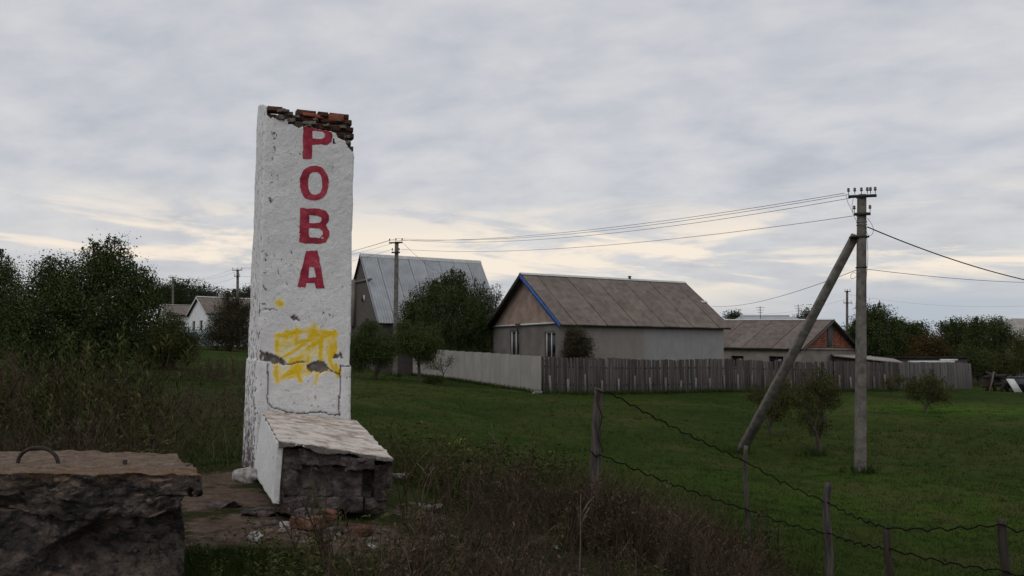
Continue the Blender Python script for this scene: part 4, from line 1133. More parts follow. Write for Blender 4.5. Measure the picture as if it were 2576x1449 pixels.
def sheet_fence():
    d = FD - FA; L = np.linalg.norm(d); e = d / L; n = np.array([-e[1], e[0]]); g0 = gz1(*FA)
    root = thing('sheet_fence', 'pale grey corrugated sheet fence meeting the dark fence at its corner', 'fence', (FA[0], FA[1], g0)); nP = 15; wd = L / nP
    seg = 24; x = np.linspace(0, wd * 1.01, seg + 1); y = .022 * np.where(np.arange(seg + 1) % 4 < 2, 1, -1)
    V = np.concatenate([np.stack([x, y, 0 * x], -1), np.stack([x, y, 0 * x + 1], -1)]); F = [[i, i + 1, seg + 2 + i, seg + 1 + i] for i in range(seg)]
    m = MB(); m.add(V, F); me = m.mesh('fence_sheet', M['fence_sheet']); yaw = math.atan2(e[1], e[0])
    for k in range(nP):
        q = FA + e * k * wd; zt = lin(EYE + .07, EYE + .52, min(1, (k + .5) / nP * 1.25)) + random.uniform(-.01, .01); zb = min(gz1(*q), gz1(*(q + e * wd))) - .03
        o = place('fence_sheet', me, root); o.location = (q[0] - FA[0], q[1] - FA[1], zb - g0); o.rotation_euler = (0, 0, yaw); o.scale = (1, 1, zt - zb)
        if k % 2 == 0:
            MB().box((q[0] - n[0] * .06, q[1] - n[1] * .06, (zb + zt) / 2), (.07, .07, zt - zb - .05)).build('post', M['steel_dark'], root)
    c = rock('corner_stone', 'pale flat stone at the foot of the fence corner', 'stone', 1352, 990, 45.6, .5, M['concrete_pale'], 51, .2, .25)


sheet_fence()
# red tin gate left of the sheet fence and blue fence before the white house
q = np.array([-7.6, 60.2]); g_ = gz1(*q); tag(MB().box((0, 0, .85), (1.9, .05, 1.6), np.array(Matrix.Rotation(.5, 3, 'Z'))).box((-.85, -.5, .9), (.09, .09, 1.9)).box((.85, .42, .9), (.09, .09, 1.9)).build('tin_gate', M['red_tin'], None, origin=(0, 0, 0)), 'dark red tin gate in shade left of the sheet fence', 'gate').location = (q[0], q[1], g_)
def blue_fence():
    p0, p1 = P(470, 868, 84), P(528, 868, 84); g0 = gz1(p0[0], 84); r = thing('board_fence', 'pale blue board fence below the distant white house', 'fence', (p0[0], 84, g0))
    me = MB().box((0, 0, .5), (.22, .03, 1)).mesh('board', M['wall_blue']); n = 9
    for k in range(n):
        x = (p1[0] - p0[0]) * (k + .5) / n; o = place('board', me, r); o.location = (x, random.uniform(-.01, .01), gz1(p0[0] + x, 84) - g0 - .05); o.scale = (1.02, 1, 1.55 + random.uniform(-.05, .05))
    for hh in (.4, 1.2): MB().box((p0[0] + (p1[0] - p0[0]) / 2, 84.05, g0 + hh), (p1[0] - p0[0], .05, .08)).build('rail', M['wall_blue'], r)
blue_fence()


# ------------------------------------------------------------------ utility poles and wires
def ins_mesh():
    return MB().lathe([(.0, -.10), (.012, -.10), (.012, 0), (.035, 0), (.055, .02), (.05, .05), (.03, .06), (.05, .085), (.045, .115), (.02, .13), (0, .132)], n=8).mesh('insulator', M['porcelain'], True)


INS = ins_mesh()


def pole(label, base, top, w0, w1, arms, name='utility_pole', whitefoot=False, group='utility poles'):
    base, top = np.array(base, float), np.array(top, float); root = thing(name, label, 'pole', base, 0, group)
    ax = top - base; L = np.linalg.norm(ax)
    def ring(f, w_): c = ax * f; return [c + np.array([sx * w_ / 2, sy * w_ / 2 * .9, 0]) for sx, sy in ((-1, -1), (1, -1), (1, 1), (-1, 1))]
    m = MB(); n = 9; V = []
    for k in range(n): V += ring(-.03 + 1.03 * k / (n - 1), lin(w0, w1, k / (n - 1)))
    F = [[4 * k + j, 4 * k + (j + 1) % 4, 4 * k + 4 + (j + 1) % 4, 4 * k + 4 + j] for k in range(n - 1) for j in range(4)] + [[4 * n - 4, 4 * n - 3, 4 * n - 2, 4 * n - 1]]
    m.add(V, F); o = local('shaft', m, M['concrete'], root)
    bv = o.modifiers.new('edge', 'BEVEL'); bv.width = .02; bv.segments = 2
    if whitefoot: local('painted_foot', MB().hexa([q * .0 + np.array(v_) for v_ in [(-w0 / 2 - .01, -w0 / 2 - .01, .1), (-w0 / 2 - .01, -w0 / 2 - .01, .9), (-w0 / 2 - .01, w0 / 2, .1), (-w0 / 2 - .01, w0 / 2, .9), (w0 / 2 + .01, -w0 / 2 - .01, .1), (w0 / 2 + .01, -w0 / 2 - .01, .9), (w0 / 2 + .01, w0 / 2, .1), (w0 / 2 + .01, w0 / 2, .9)]]), M['white_paint'], root)
    for (h, half, ins, dirv) in arms:
        c = ax * (h / L); dirv = np.array(dirv, float); dirv /= np.linalg.norm(dirv); yaw = math.atan2(dirv[1], dirv[0])
        R_ = np.array(Matrix.Rotation(yaw, 3, 'Z')); off = np.array([dirv[1], -dirv[0], 0]) * (w1 / 2 + .03)
        m = MB().box(c + off, (2 * half, .06, .075), R_); m.box(c - off * .9, (w1 * 1.25, .03, .05), R_); cr = local('crossarm', m, M['steel_dark'], root)
        for x in ins:
            o = place('insulator', INS, cr); o.scale = (.78, .78, .8); o.location = tuple(c + off + dirv * x + np.array([0, 0, .135]))
    return root


PB = P(2164, 1186, 24.5); PB[2] = gz1(PB[0], 24.5); PT = P(2168, 489, 24.6)
p1 = pole('near concrete utility pole braced by a leaning strut, on the meadow', PB, PT, .265, .20, ((np.linalg.norm(PT - PB) - .07, .36, (-.35, -.19, -.02, .13, .21, .33), (.97, -.25, 0)), (np.linalg.norm(PT - PB) - .56, .21, (-.2, .2), (.97, -.25, 0))))
HP = np.linalg.norm(PT - PB)
for q_, zz in enumerate((.76, .84)):
    f = (HP - zz) / HP; c = (PT - PB) * f; local('band', MB().box(c, (.222, .205, .03)), M['concrete_pale'], p1)
local('strut_clamp', MB().box((PT - PB) * ((HP - 1.17) / HP) + [-.06, .02, 0], (.46, .26, .045)), M['steel_dark'], p1)
local('wire_tie', MB().box((PT - PB) * ((HP - 2.0) / HP), (.245, .225, .03)), M['steel_dark'], p1)
ST = P(2152, 592, 24.75); SB = P(1858, 1130, 28.8); SB[2] = gz1(SB[0], SB[1]) - .1
def strut():
    d = ST - SB; m = MB(); e = d / np.linalg.norm(d); sx = np.array([e[2], 0, -e[0]]); sx /= np.linalg.norm(sx); sy = np.cross(e, sx); V = []
    for f, w_ in ((0, .27), (.5, .235), (1, .20)):
        for a, b in ((-1, -1), (1, -1), (1, 1), (-1, 1)): V.append(d * f + sx * a * w_ / 2 + sy * b * w_ / 2)
    m.add(V, [[4 * k + j, 4 * k + (j + 1) % 4, 4 * k + 4 + (j + 1) % 4, 4 * k + 4 + j] for k in range(2) for j in range(4)] + [[8, 9, 10, 11], [3, 2, 1, 0]])
    o = local('strut', m, M['concrete'], p1); o.location = tuple(SB - PB); bv = o.modifiers.new('edge', 'BEVEL'); bv.width = .02
strut()
# loose loops of cable hanging on the pole
lp = []
for k, pts in enumerate(([(2128, 490), (2132, 508), (2143, 530), (2152, 552), (2160, 562)], [(2147, 497), (2143, 515), (2145, 532), (2152, 540)], [(2182, 548), (2194, 565), (2199, 580), (2192, 594), (2182, 592), (2179, 578), (2181, 571)], [(2176, 560), (2181, 600), (2184, 640), (2181, 680), (2178, 720), (2177, 760)], [(2158, 690), (2146, 684), (2139, 694), (2141, 702), (2150, 700), (2158, 690)])):
    q = np.array([P(u, v, 24.45) for u, v in pts]); t = np.linspace(0, len(q) - 1, 24); s = np.stack([np.interp(t, np.arange(len(q)), q[:, j]) for j in range(3)], -1)
    for _ in range(3): s[1:-1] = (s[:-2] + s[1:-1] * 2 + s[2:]) / 4
    MB().tube(s, .006, 5).build('loose_cable', M['wire'], p1)

MBASE = P(994, 943, 50.7); MBASE[2] = gz1(MBASE[0], 50.7); MTOP = P(998, 608, 50.8)
Hm = np.linalg.norm(MTOP - MBASE)
pole('concrete utility pole in front of the steep grey roof', MBASE, MTOP, .27, .20, ((Hm - .07, .40, (-.37, 0, .37), (.97, -.25, 0)), (Hm - .62, .24, (-.2, .2), (.97, -.25, 0))), whitefoot=True)
LB = P(597, 876, 87); LB[2] = gz1(LB[0], 87); LT = P(598, 678, 87); Hl = np.linalg.norm(LT - LB)
pole('distant utility pole just left of the pillar', LB, LT, .27, .20, ((Hl - .07, .5, (-.45, 0, .45), (1, -.1, 0)), (Hl - .65, .3, (-.25, .25), (1, -.1, 0))))
L2B = P(435, 860, 112); L2B[2] = gz1(L2B[0], 112); L2T = P(435, 697, 112); H2 = np.linalg.norm(L2T - L2B)
pole('farthest utility pole above the leftmost white house', L2B, L2T, .27, .20, ((H2 - .07, .5, (-.45, 0, .45), (1, -.1, 0)), (H2 - .65, .3, (-.25, .25), (1, -.1, 0))))
RB = P(2128, 850, 88); RB[2] = gz1(RB[0], 88); RT = P(2131, 731, 88); Hr = np.linalg.norm(RT - RB)
pole('distant thin pole between strut and near pole', RB, RT, .25, .18, ((Hr - .1, .3, (-.25, 0, .25), (1, 0, 0)), (Hr - 1.2, .4, (-.35, .35), (1, 0, 0))))


def wire(label, a, b, sag, r=.0075, mat='wire', name='power_line', group='overhead power lines', cat='wire'):
    a, b = np.array(a), np.array(b); t = np.linspace(0, 1, 40)[:, None]; pts = a * (1 - t) + b * t; pts[:, 2] -= 4 * sag * (t * (1 - t))[:, 0]
    return tag(MB().tube(pts, r, 5).build(name, M[mat], None, origin=tuple(a)), label, cat, group)


for k, ((u0, v0), (u1, v1), sg, lb) in enumerate((((981, 604), (2124, 486), .42, 'uppermost'), ((997, 600), (2136, 489), .50, 'second from top'), ((1015, 604), (2142, 498), .52, 'third from top'), ((1010, 627), (2148, 543), .45, 'lowest'))):
    wire(f'{lb} of the wires between the two nearest utility poles', P(u0, v0, 50.7), P(u1, v1, 24.5), sg)
for (u0, v0), (u1, v1), lb in (((981, 604), (586, 676), 'left'), ((997, 600), (598, 673), 'middle'), ((1015, 604), (610, 676), 'right'), ((986, 627), (604, 695), 'lower')):
    wire(f'{lb} wire running left from the middle pole behind the pillar', P(u0, v0, 50.7), P(u1, v1, 87), .5)
for (u0, v0), (u1, v1), lb in (((586, 676), (424, 695), 'upper'), ((610, 676), (446, 695), 'middle'), ((604, 693), (441, 709), 'lower')):
    wire(f'{lb} wire between the two distant poles left of the pillar', P(u0, v0, 87), P(u1, v1, 112), .7)
wire('thick dark cable descending from near pole to the right edge', P(2182, 571, 24.5), P(2760, 735, 30), .28, .017, 'wire_black')
wire('thin wire behind the near pole running to the right edge', P(2172, 676, 24.7), P(2800, 706, 40), .22, .008)
wire('thin wire from the near pole down to the low brick gable house', P(2160, 677, 24.7), P(1790, 770, 63), .35, .009)
wire('service wire dropping from the middle pole into the dark tree', P(1015, 612, 50.7), P(1112, 690, 58), .15, .008)
wire('faint distant wire at right running from the thin pole', P(2134, 740, 88), P(2640, 766, 80), .6, .006)
wire('faint distant wire at left of the thin pole', P(2128, 752, 88), P(1860, 790, 95), .5, .006)


# ------------------------------------------------------------------ wire fence on the slope
def post(label, u0, v0, v1, d, w0, mat, lean_u=0.0, seed=0, crook=0.0):
    top = P(u0, v0, d); x, y = P(u0 + lean_u, v1, d)[:2]; z = gz1(x, y) - .15; bot = np.array([x, y, z])
    n = 26; t = np.linspace(0, 1, n); c = bot[None] * (1 - t[:, None]) + top[None] * t[:, None]
    c[:, 0] += crook * np.sin(t * math.pi * 1.7 + .4) * .05
    ang = np.arange(12) * 2 * math.pi / 12; ring = np.stack([np.cos(ang), np.sin(ang)], -1); m = MB(); V = []
    for k in range(n):
        r = w0 / 2 * (1.10 - .22 * t[k]); p = np.stack([ring[:, 0] * 3 + seed, ring[:, 1] * 3, np.full(12, t[k] * 5)], -1); rr = r * (1 + .17 * fbm(p, 1, 3, seed + 5))
        V.append(np.stack([c[k, 0] + ring[:, 0] * rr, c[k, 1] + ring[:, 1] * rr, np.full(12, c[k, 2]) + (.022 * fbm(p, 1.3, 2, seed) if k == n - 1 else 0)], -1))
    V = np.concatenate(V); F = grid_faces(12, n, True); m.add(V, F); m.F.append(np.array([list(range(12 * (n - 1), 12 * n))]))
    return tag(m.build('fence_post', mat, None, True, origin=tuple(bot)), label, 'fence post', 'wire fence posts')


post('thick pale weathered fence post standing on the slope, tallest of the wire fence', 1509, 978, 1262, 12.0, .135, M['wood_post'], -22, 1, .25)
post('slim pale topped wire fence post below the leaning pole strut', 1879, 1122, 1368, 13.0, .066, M['wood_post'], -2, 2, .5)
post('split grey wire fence post with a dark crack', 2088, 1214, 1478, 12.0, .108, M['wood_post'], -12, 3, .7)
post('dark leaning wire fence post at the lower right', 2231, 1330, 1600, 10.5, .085, M['wood_dark'], 22, 4, .2)
post('dark wire fence post nearest the right edge', 2522, 1306, 1575, 10.5, .10, M['wood_dark'], 26, 5, .4)


def wavy(label, pts, seed):
    q = np.array([P(u, v, d) for u, v, d in pts]); out_ = []; ph = seed
    for a, b in zip(q[:-1], q[1:]):
        L = np.linalg.norm(b - a); n = int(L / .02); t = np.linspace(0, 1, n, endpoint=False)[:, None]; p = a * (1 - t) + b * t
        s = t[:, 0] * L; env = np.sin(t[:, 0] * math.pi) ** .3
        p[:, 2] += env * (.0165 * np.sin(s / .235 * 2 * math.pi + ph) + .006 * np.sin(s / .11 * 6.28 + ph)) - .03 * np.sin(t[:, 0] * math.pi); p[:, 1] += env * .012 * np.cos(s / .235 * 2 * math.pi + ph); out_.append(p); ph += 1.3
    out_.append(q[-1:]); pp = np.concatenate(out_)
    return tag(MB().tube(pp, .0090, 6).build('fence_wire', M['wire_black'], None, True, origin=tuple(q[0])), label, 'wire', 'crinkled fence wires')


wavy('upper crinkled dark wire strung along the leaning fence posts', [(1500, 981, 11.92), (1528, 985, 11.92), (1879, 1163, 12.93), (2088, 1267, 11.92), (2233, 1329, 10.44), (2516, 1320, 10.44), (2640, 1345, 10.4)], 0)
wavy('lower crinkled dark wire strung along the leaning fence posts', [(1486, 1135, 11.92), (1508, 1143, 11.92), (1880, 1283, 12.93), (2088, 1343, 11.92), (2240, 1382, 10.44), (2530, 1437, 10.44), (2660, 1462, 10.4)], 2)
tag(MB().tube([P(1509 - 6 * math.sin(k * 1.1) + (k - 5) * .4, 984 + k * 15.5, 11.905) for k in range(11)], .0055, 5).build('fence_wire', M['wire_black'], None, True, origin=tuple(P(1509, 984, 11.9))), 'dark wire hanging down the thick pale fence post', 'wire', 'crinkled fence wires')


# ------------------------------------------------------------------ trees and shrubs
def quads(c, size, rng, flat=.0):
    """leaf-shaped quads (two triangles) at centres c"""
    n = len(c); a = rng.normal(size=(n, 3)); a /= np.linalg.norm(a, axis=1)[:, None]; b = rng.normal(size=(n, 3)); b -= (b * a).sum(1)[:, None] * a; b /= np.linalg.norm(b, axis=1)[:, None]
    s = size * rng.uniform(.6, 1.3, n)[:, None]
    V = np.stack([c - a * s * .5, c + b * s * .28, c + a * s * .5, c - b * s * .28], 1).reshape(-1, 3)
    return V, np.arange(4 * n).reshape(-1, 4)


def tree(name, label, ub, vb, d, lobes, n_leaf, leaf_, mat, trunk=.12, seed=0, clump=None, cat='tree', group=None, sparse=1.0, stems=1, depth=1.0, on_ground=True):
    rng = np.random.default_rng(seed + 1000); base = P(ub, vb, d); leaf = leaf_ * .50; n_leaf = int(n_leaf * 3.0)
    if on_ground: base[2] = gz1(base[0], d)
    root = thing(name, label, cat, base, 0, group); k = d / FPX
    L = np.array([[*P(u, v, d + rng.uniform(-.3, .3) * ru * k * depth), ru * k, rv * k] for u, v, ru, rv in lobes])
    vol = L[:, 3] * L[:, 4]; wgt = vol / vol.sum(); C = []; size_c = clump or .55
    tw = MB()
    # trunk(s)
    crown_c = (L[:, :3] * wgt[:, None]).sum(0)
    starts = []
    for s in range(stems):
        o = base + np.array([rng.normal() * .12 * (stems > 1), rng.normal() * .12 * (stems > 1), -.12]); e = lin(base, crown_c, .55) + rng.normal(size=3) * .12 * np.linalg.norm(crown_c - base)
        t = np.linspace(0, 1, 7)[:, None]; pth = o * (1 - t) + e * t + np.sin(t * math.pi) * rng.normal(size=3) * .06 * np.linalg.norm(e - o)
        tw.tube(pth, trunk * np.linspace(1.1, .55, 7), 7); starts.append(pth)
    for li, (x, y, z, ru, rv) in enumerate(L):
        c = np.array([x, y, z]); pth = starts[rng.integers(stems)]; j = rng.integers(3, 7); o = pth[j]
        t = np.linspace(0, 1, 6)[:, None]; q = o * (1 - t) + c * t + np.sin(t * math.pi) * rng.normal(size=3) * .05 * np.linalg.norm(c - o)
        tw.tube(q, trunk * .5 * np.linspace(1, .35, 6), 5)
        nc = max(3, int(wgt[li] * n_leaf / 95 / sparse))
        dirs = rng.normal(size=(nc, 3)); dirs /= np.linalg.norm(dirs, axis=1)[:, None]; rad = rng.uniform(.15, 1.12, nc) ** .6
        cc = c + dirs * rad[:, None] * np.array([ru, ru * depth, rv]); C.append(cc)
        for m_ in range(min(nc, 26)):
            t = np.linspace(0, 1, 4)[:, None]; o2 = q[rng.integers(2, 6)]; q2 = o2 * (1 - t) + cc[m_] * t + np.sin(t * math.pi) * rng.normal(size=3) * .06 * np.linalg.norm(cc[m_] - o2)
            tw.tube(q2, trunk * .16 * np.linspace(1, .35, 4), 4, False)
    sh = []
    for li, (x, y, z, ru, rv) in enumerate(L):
        if n_leaf < 4000 or rv < .15: continue
        for q_ in range(5):
            a = rng.uniform(0, 6.28); rr_ = rng.uniform(0, .75); o = np.array([x + math.cos(a) * ru * rr_, y + math.sin(a) * ru * rr_, z + rv * math.sqrt(1 - rr_ ** 2) * .85])
            e = o + np.array([rng.normal() * .16, rng.normal() * .16, 1.0]) * rng.uniform(.25, .75) * min(1.3, .45 * rv + .35)
            tw.tube([o - [0, 0, .2], (o + e) / 2 + rng.normal(size=3) * .03, e], [trunk * .10, trunk * .07, trunk * .03], 3, False)
            f_ = rng.uniform(0, 1, (34, 1)) ** .8; sh.append(o * (1 - f_) + e * f_ + rng.normal(size=(34, 3)) * .075 * (1.2 - f_))
    C = np.concatenate(C); per = max(4, int(n_leaf / len(C)))
    cen = np.repeat(C, per, 0); sg = size_c * rng.uniform(.5, 1.15, len(C)); cen = cen + np.clip(rng.normal(size=cen.shape), -1.7, 1.7) * np.repeat(sg, per)[:, None] * np.array([.5, .5, .45])
    cen = np.concatenate([cen] + sh); cen = cen[cen[:, 2] > base[2] + .03]
    V, F = quads(cen, leaf, rng); m = MB(); m.add(V, F)
    cr = m.mesh('crown', mat, False, base); place('crown', cr, root)
    place('trunk', tw.mesh('trunk', M['bark'], True, base), root)
    return root


T = tree
T('bushy_tree', 'large dark bushy tree left of the distant houses', 225, 905, 33, [(225, 790, 150, 95), (130, 765, 75, 80), (320, 765, 75, 75), (150, 700, 55, 45), (235, 690, 60, 50), (300, 690, 45, 50), (285, 640, 22, 32), (265, 655, 30, 30), (237, 640, 12, 22), (345, 720, 45, 40), (110, 720, 35, 40), (190, 860, 150, 55), (60, 810, 60, 75), (285, 850, 80, 50), (215, 905, 120, 40), (90, 895, 80, 45)], 30000, .17, M['leaf_dark'], .20, 1, .62, stems=3)
T('bushy_tree', 'dark tree cut by the left edge of the picture', 0, 900, 46, [(-10, 740, 50, 90), (5, 690, 32, 50), (20, 800, 55, 70), (15, 870, 60, 50), (-60, 780, 60, 100), (45, 760, 25, 40)], 11000, .20, M['leaf_dark'], .2, 2, .7)
T('garden_tree', 'dark round tree behind the farthest pole right of bushy tree', 405, 880, 126, [(400, 738, 28, 30), (430, 745, 30, 26), (380, 755, 26, 30)], 6000, .3, M['leaf_dark'], .2, 3, .8)
T('garden_tree', 'far dark trees behind the white houses', 480, 880, 128, [(470, 730, 45, 26), (440, 745, 40, 30), (510, 745, 40, 24), (545, 752, 30, 14), (470, 770, 60, 30)], 7000, .42, M['leaf_far'], .3, 4, 1.3)
T('garden_tree', 'low far tree between the white house and pillar', 590, 870, 122, [(590, 750, 30, 16), (625, 748, 35, 20), (560, 756, 25, 12)], 3000, .4, M['leaf_far'], .25, 5, 1.2)
T('round_bush', 'olive green rounded bush before the white houses', 420, 925, 42, [(420, 850, 60, 48), (380, 870, 50, 42), (465, 868, 42, 40), (430, 815, 30, 22), (400, 905, 60, 25)], 11000, .15, M['leaf_olive'], .1, 6, .5, 'bush', stems=4)
T('round_bush', 'purplish brown thicket beside the distant pole and pillar', 572, 890, 72, [(570, 815, 42, 45), (600, 790, 32, 45), (550, 850, 48, 35), (610, 850, 40, 35), (575, 765, 22, 22)], 10000, .22, M['leaf_brown'], .12, 7, .7, 'bush', stems=4)
T('garden_tree', 'broad dark tree in front of the steep grey roof', 1140, 940, 58, [(1130, 800, 100, 80), (1125, 735, 50, 40), (1140, 705, 22, 20), (1190, 760, 55, 45), (1065, 775, 45, 50), (1205, 830, 50, 60), (1090, 850, 80, 45), (1170, 880, 70, 30), (1030, 800, 22, 35), (1160, 720, 18, 24), (1090, 735, 18, 24)], 26000, .20, M['leaf_dark'], .2, 8, .62)
T('garden_tree', 'thin twiggy tree between the grey roof and brown roofed house', 1235, 930, 59, [(1235, 770, 22, 40), (1250, 740, 14, 30), (1225, 800, 25, 30)], 900, .17, M['leaf_brown'], .09, 9, .4, sparse=.35)
T('orchard_tree', 'small orchard tree with two dark stems right of the pillar', 950, 968, 44.5, [(915, 870, 38, 45), (950, 890, 45, 38), (900, 900, 28, 38), (975, 880, 30, 30), (930, 835, 30, 22)], 9000, .14, M['leaf_green'], .085, 10, .42, stems=2)
T('orchard_tree', 'small orchard tree in front of the pale sheet fence end', 1055, 972, 45.5, [(1050, 865, 48, 40), (1015, 850, 30, 36), (1085, 860, 32, 32), (1065, 895, 25, 20)], 8000, .14, M['leaf_green'], .085, 11, .42)
T('orchard_tree', 'bare little sapling before the pale sheet fence', 1108, 962, 47.5, [(1108, 915, 24, 18), (1135, 905, 22, 14), (1090, 920, 16, 12)], 350, .11, M['leaf_olive'], .045, 12, .3, sparse=.3)
T('leafy_clump', 'yellow green leafy clump at the foot of the sheet fence', 1088, 964, 46, [(1085, 957, 16, 8), (1105, 955, 12, 8)], 700, .13, M['leaf_olive'], .02, 13, .25, 'bush', stems=3)
T('wall_shrub', 'brown olive shrub against the long wall of the house', 1455, 905, 49.6, [(1452, 862, 34, 32), (1470, 880, 28, 25), (1435, 885, 25, 25), (1440, 845, 18, 16)], 5500, .13, M['leaf_brown'], .05, 14, .36, 'bush', stems=3)
T('young_tree', 'young tree just right of the strut foot', 1943, 1090, 33.5, [(1945, 1015, 42, 36), (1905, 1005, 24, 26), (1985, 1010, 32, 34), (1945, 1050, 22, 14), (1960, 975, 24, 22)], 2600, .115, M['leaf_olive'], .055, 15, .30)
T('young_tree', 'young yellowing tree with thick low base before the near pole', 2048, 1133, 28.5, [(2060, 995, 45, 42), (2030, 1015, 34, 36), (2085, 990, 32, 46), (2040, 1060, 34, 30), (2060, 960, 28, 24), (2020, 975, 24, 24), (2070, 1085, 34, 14)], 3200, .10, M['leaf_olive'], .065, 16, .26, stems=2)
T('young_tree', 'small round young tree before the pale plank fence', 2332, 1042, 42, [(2335, 985, 40, 32), (2295, 980, 24, 24), (2370, 990, 28, 26), (2345, 962, 24, 16)], 2800, .13, M['leaf_olive'], .06, 17, .34)
T('young_tree', 'thin sapling at the join of dark and pale fences', 2240, 990, 52, [(2240, 965, 18, 16), (2262, 955, 14, 12)], 800, .12, M['leaf_olive'], .04, 18, .32)
G = 'trees in the row behind the right fence'
T('garden_tree', 'dark pointed tree directly right of the near pole', 2205, 930, 76, [(2205, 850, 50, 70), (2180, 800, 24, 32), (2215, 800, 24, 30), (2172, 850, 35, 60), (2240, 860, 36, 50)], 12000, .26, M['leaf_dark'], .2, 19, .75, group=G)
T('garden_tree', 'dark tree with spiky tips, second right of the near pole', 2285, 930, 80, [(2280, 850, 38, 42), (2255, 830, 20, 24), (2310, 840, 24, 26), (2290, 880, 40, 40)], 9000, .26, M['leaf_dark'], .2, 20, .75, group=G)
T('garden_tree', 'orange brown autumn tree behind the plank fence', 2335, 930, 74, [(2335, 875, 36, 36), (2310, 895, 30, 28), (2360, 890, 28, 28)], 7000, .22, M['leaf_autumn'], .15, 21, .62, group=G)
T('garden_tree', 'dark round tree behind the autumn tree', 2405, 930, 84, [(2405, 850, 34, 42), (2385, 835, 24, 26), (2425, 845, 26, 28), (2400, 890, 48, 36)], 9000, .28, M['leaf_dark'], .2, 22, .8, group=G)
T('garden_tree', 'loose tree with airy top near the hip roofed house', 2485, 930, 76, [(2485, 850, 44, 40), (2460, 830, 26, 26), (2515, 830, 26, 26), (2535, 850, 24, 24), (2480, 890, 60, 32)], 8500, .24, M['leaf_dark'], .18, 23, .75, group=G)
T('round_bush', 'green bush below the hip roofed house', 2540, 950, 71, [(2560, 905, 34, 40), (2520, 925, 36, 28), (2585, 890, 30, 50)], 7000, .20, M['leaf_olive'], .1, 24, .6, 'bush', stems=3, group=None)
T('round_bush', 'dark green bush right of the plank fence end', 2465, 955, 72, [(2465, 915, 40, 30), (2435, 905, 30, 26), (2500, 930, 26, 22)], 7000, .20, M['leaf_green'], .1, 25, .6, 'bush', stems=3)
T('garden_tree', 'tiny far treetop above the roof end of the brown roofed house', 1843, 850, 125, [(1843, 797, 16, 10), (1836, 806, 18, 9)], 900, .4, M['leaf_far'], .15, 26, 1.0)
T('garden_tree', 'small far treetops just left of the strut above the roof', 2022, 850, 110, [(2034, 792, 9, 18), (2012, 802, 12, 9)], 700, .33, M['leaf_far'], .12, 27, .8)
T('garden_tree', 'dark tree behind the low brick gable house', 2160, 900, 90, [(2150, 850, 26, 34), (2170, 860, 30, 30)], 4000, .3, M['leaf_far'], .15, 28, .9)
# tree belt beyond, reads as one mass
def belt():
    rng = np.random.default_rng(5); m = MB(); C = []
    for x in np.arange(-150, 190, 3.2):
        y = 165 + 12 * math.sin(x * .05); h = 3.0 + 2.2 * vnoise(np.array([[x * .11, 0, 0]]), 3)[0] + 1.2 * rng.random()
        n = 60; c = rng.normal(size=(n, 3)) * [1.9, 1.9, h * .28]; C.append(c + [x, y, gz1(x, y) + h * .5])
    C = np.concatenate(C); V, F = quads(np.repeat(C, 2, 0) + rng.normal(size=(2 * len(C), 3)) * .5, 1.1, rng); m.add(V, F)
    o = m.build('tree_belt', M['leaf_far'], None, origin=(0, 165, EYE)); tag(o, 'far dark belt of trees along the horizon', 'trees', kind='stuff')
belt()


# ------------------------------------------------------------------ clutter at the right edge of the meadow
def clutter():
    p = P(2512, 980, 62); g_ = gz1(p[0], 62)
    r = thing('timber_pile', 'heap of dark crossed timbers at the right end of the meadow', 'timber pile', (p[0], 62, g_))
    rng = np.random.default_rng(3)
    for k, (x0, z0, x1, z1, y) in enumerate(((-.8, 0, -.45, 1.25, 0), (-.1, 0, -.5, 1.2, .2), (-.9, .95, .6, 1.05, .1), (.1, 0, .75, .9, -.1), (.75, 0, .2, 1.0, .2), (-.6, 1.3, .3, .8, .4), (-.9, .3, .9, .55, .3), (.2, 1.0, 1.1, .7, .1))):
        MB().tube([(p[0] + x0, 62 + y, g_ + z0), (p[0] + (x0 + x1) / 2 + rng.normal() * .05, 62 + y, g_ + (z0 + z1) / 2 + .03), (p[0] + x1, 62 + y + rng.normal() * .2, g_ + z1)], .11, 7).build('timber', M['wood_dark'], r, True)
    q = P(2572, 980, 62.6); g_ = gz1(q[0], 62.6); b = thing('grey_trailer', 'dark blue grey flat sided trailer cut by the right edge', 'trailer', (q[0], 62.6, g_))
    local('body', MB().box((.35, 0, .62), (2.6, 1.4, .75)).box((.35, 0, 1.02), (2.7, 1.5, .05)), M['tarp_grey'], b)
    for x in (-.5, 1.2): local('wheel', MB().tube([(x, -.78, .28), (x, -.58, .28)], .28, 14), M['wire_black'], b)
    a0, a1 = P(2541, 953, 61.5), P(2562, 979, 61.0); wv_ = np.array([.26, 0, 0]); a1[2] = gz1(a1[0], 61.0)
    tag(MB().hexa([a1 - wv_, a0 - wv_, a1 - wv_ + [0, .04, 0], a0 - wv_ + [0, .04, 0], a1 + wv_, a0 + wv_, a1 + wv_ + [0, .04, 0], a0 + wv_ + [0, .04, 0]]).build('leaning_board', M['white_paint'], None, origin=tuple(a1)), 'white board leaning on the dark trailer', 'board')
    a0, a1 = P(2500, 935, 61.5), P(2488, 962, 61.3); a1[2] = gz1(a1[0], 61.3); tag(MB().tube([a1, (a0 + a1) / 2 + [.04, 0, .05], a0], .05, 6).build('leaning_stick', M['stalk'], None, origin=tuple(a1)), 'pale curved stick leaning on the timber heap', 'stick')


clutter()


# ------------------------------------------------------------------ weeds, brush and grass
def lance(m, o, d, L, w_, rng):
    """one narrow bent leaf: four triangles"""
    d = d / np.linalg.norm(d); sd = np.cross(d, rng.normal(size=3)); sd /= np.linalg.norm(sd); mid = o + d * L * .5; tip = o + d * L + np.array([0, 0, -.22 * L])
    m.add([o, mid - sd * w_, mid + sd * w_, tip], [[0, 1, 2], [1, 3, 2]])


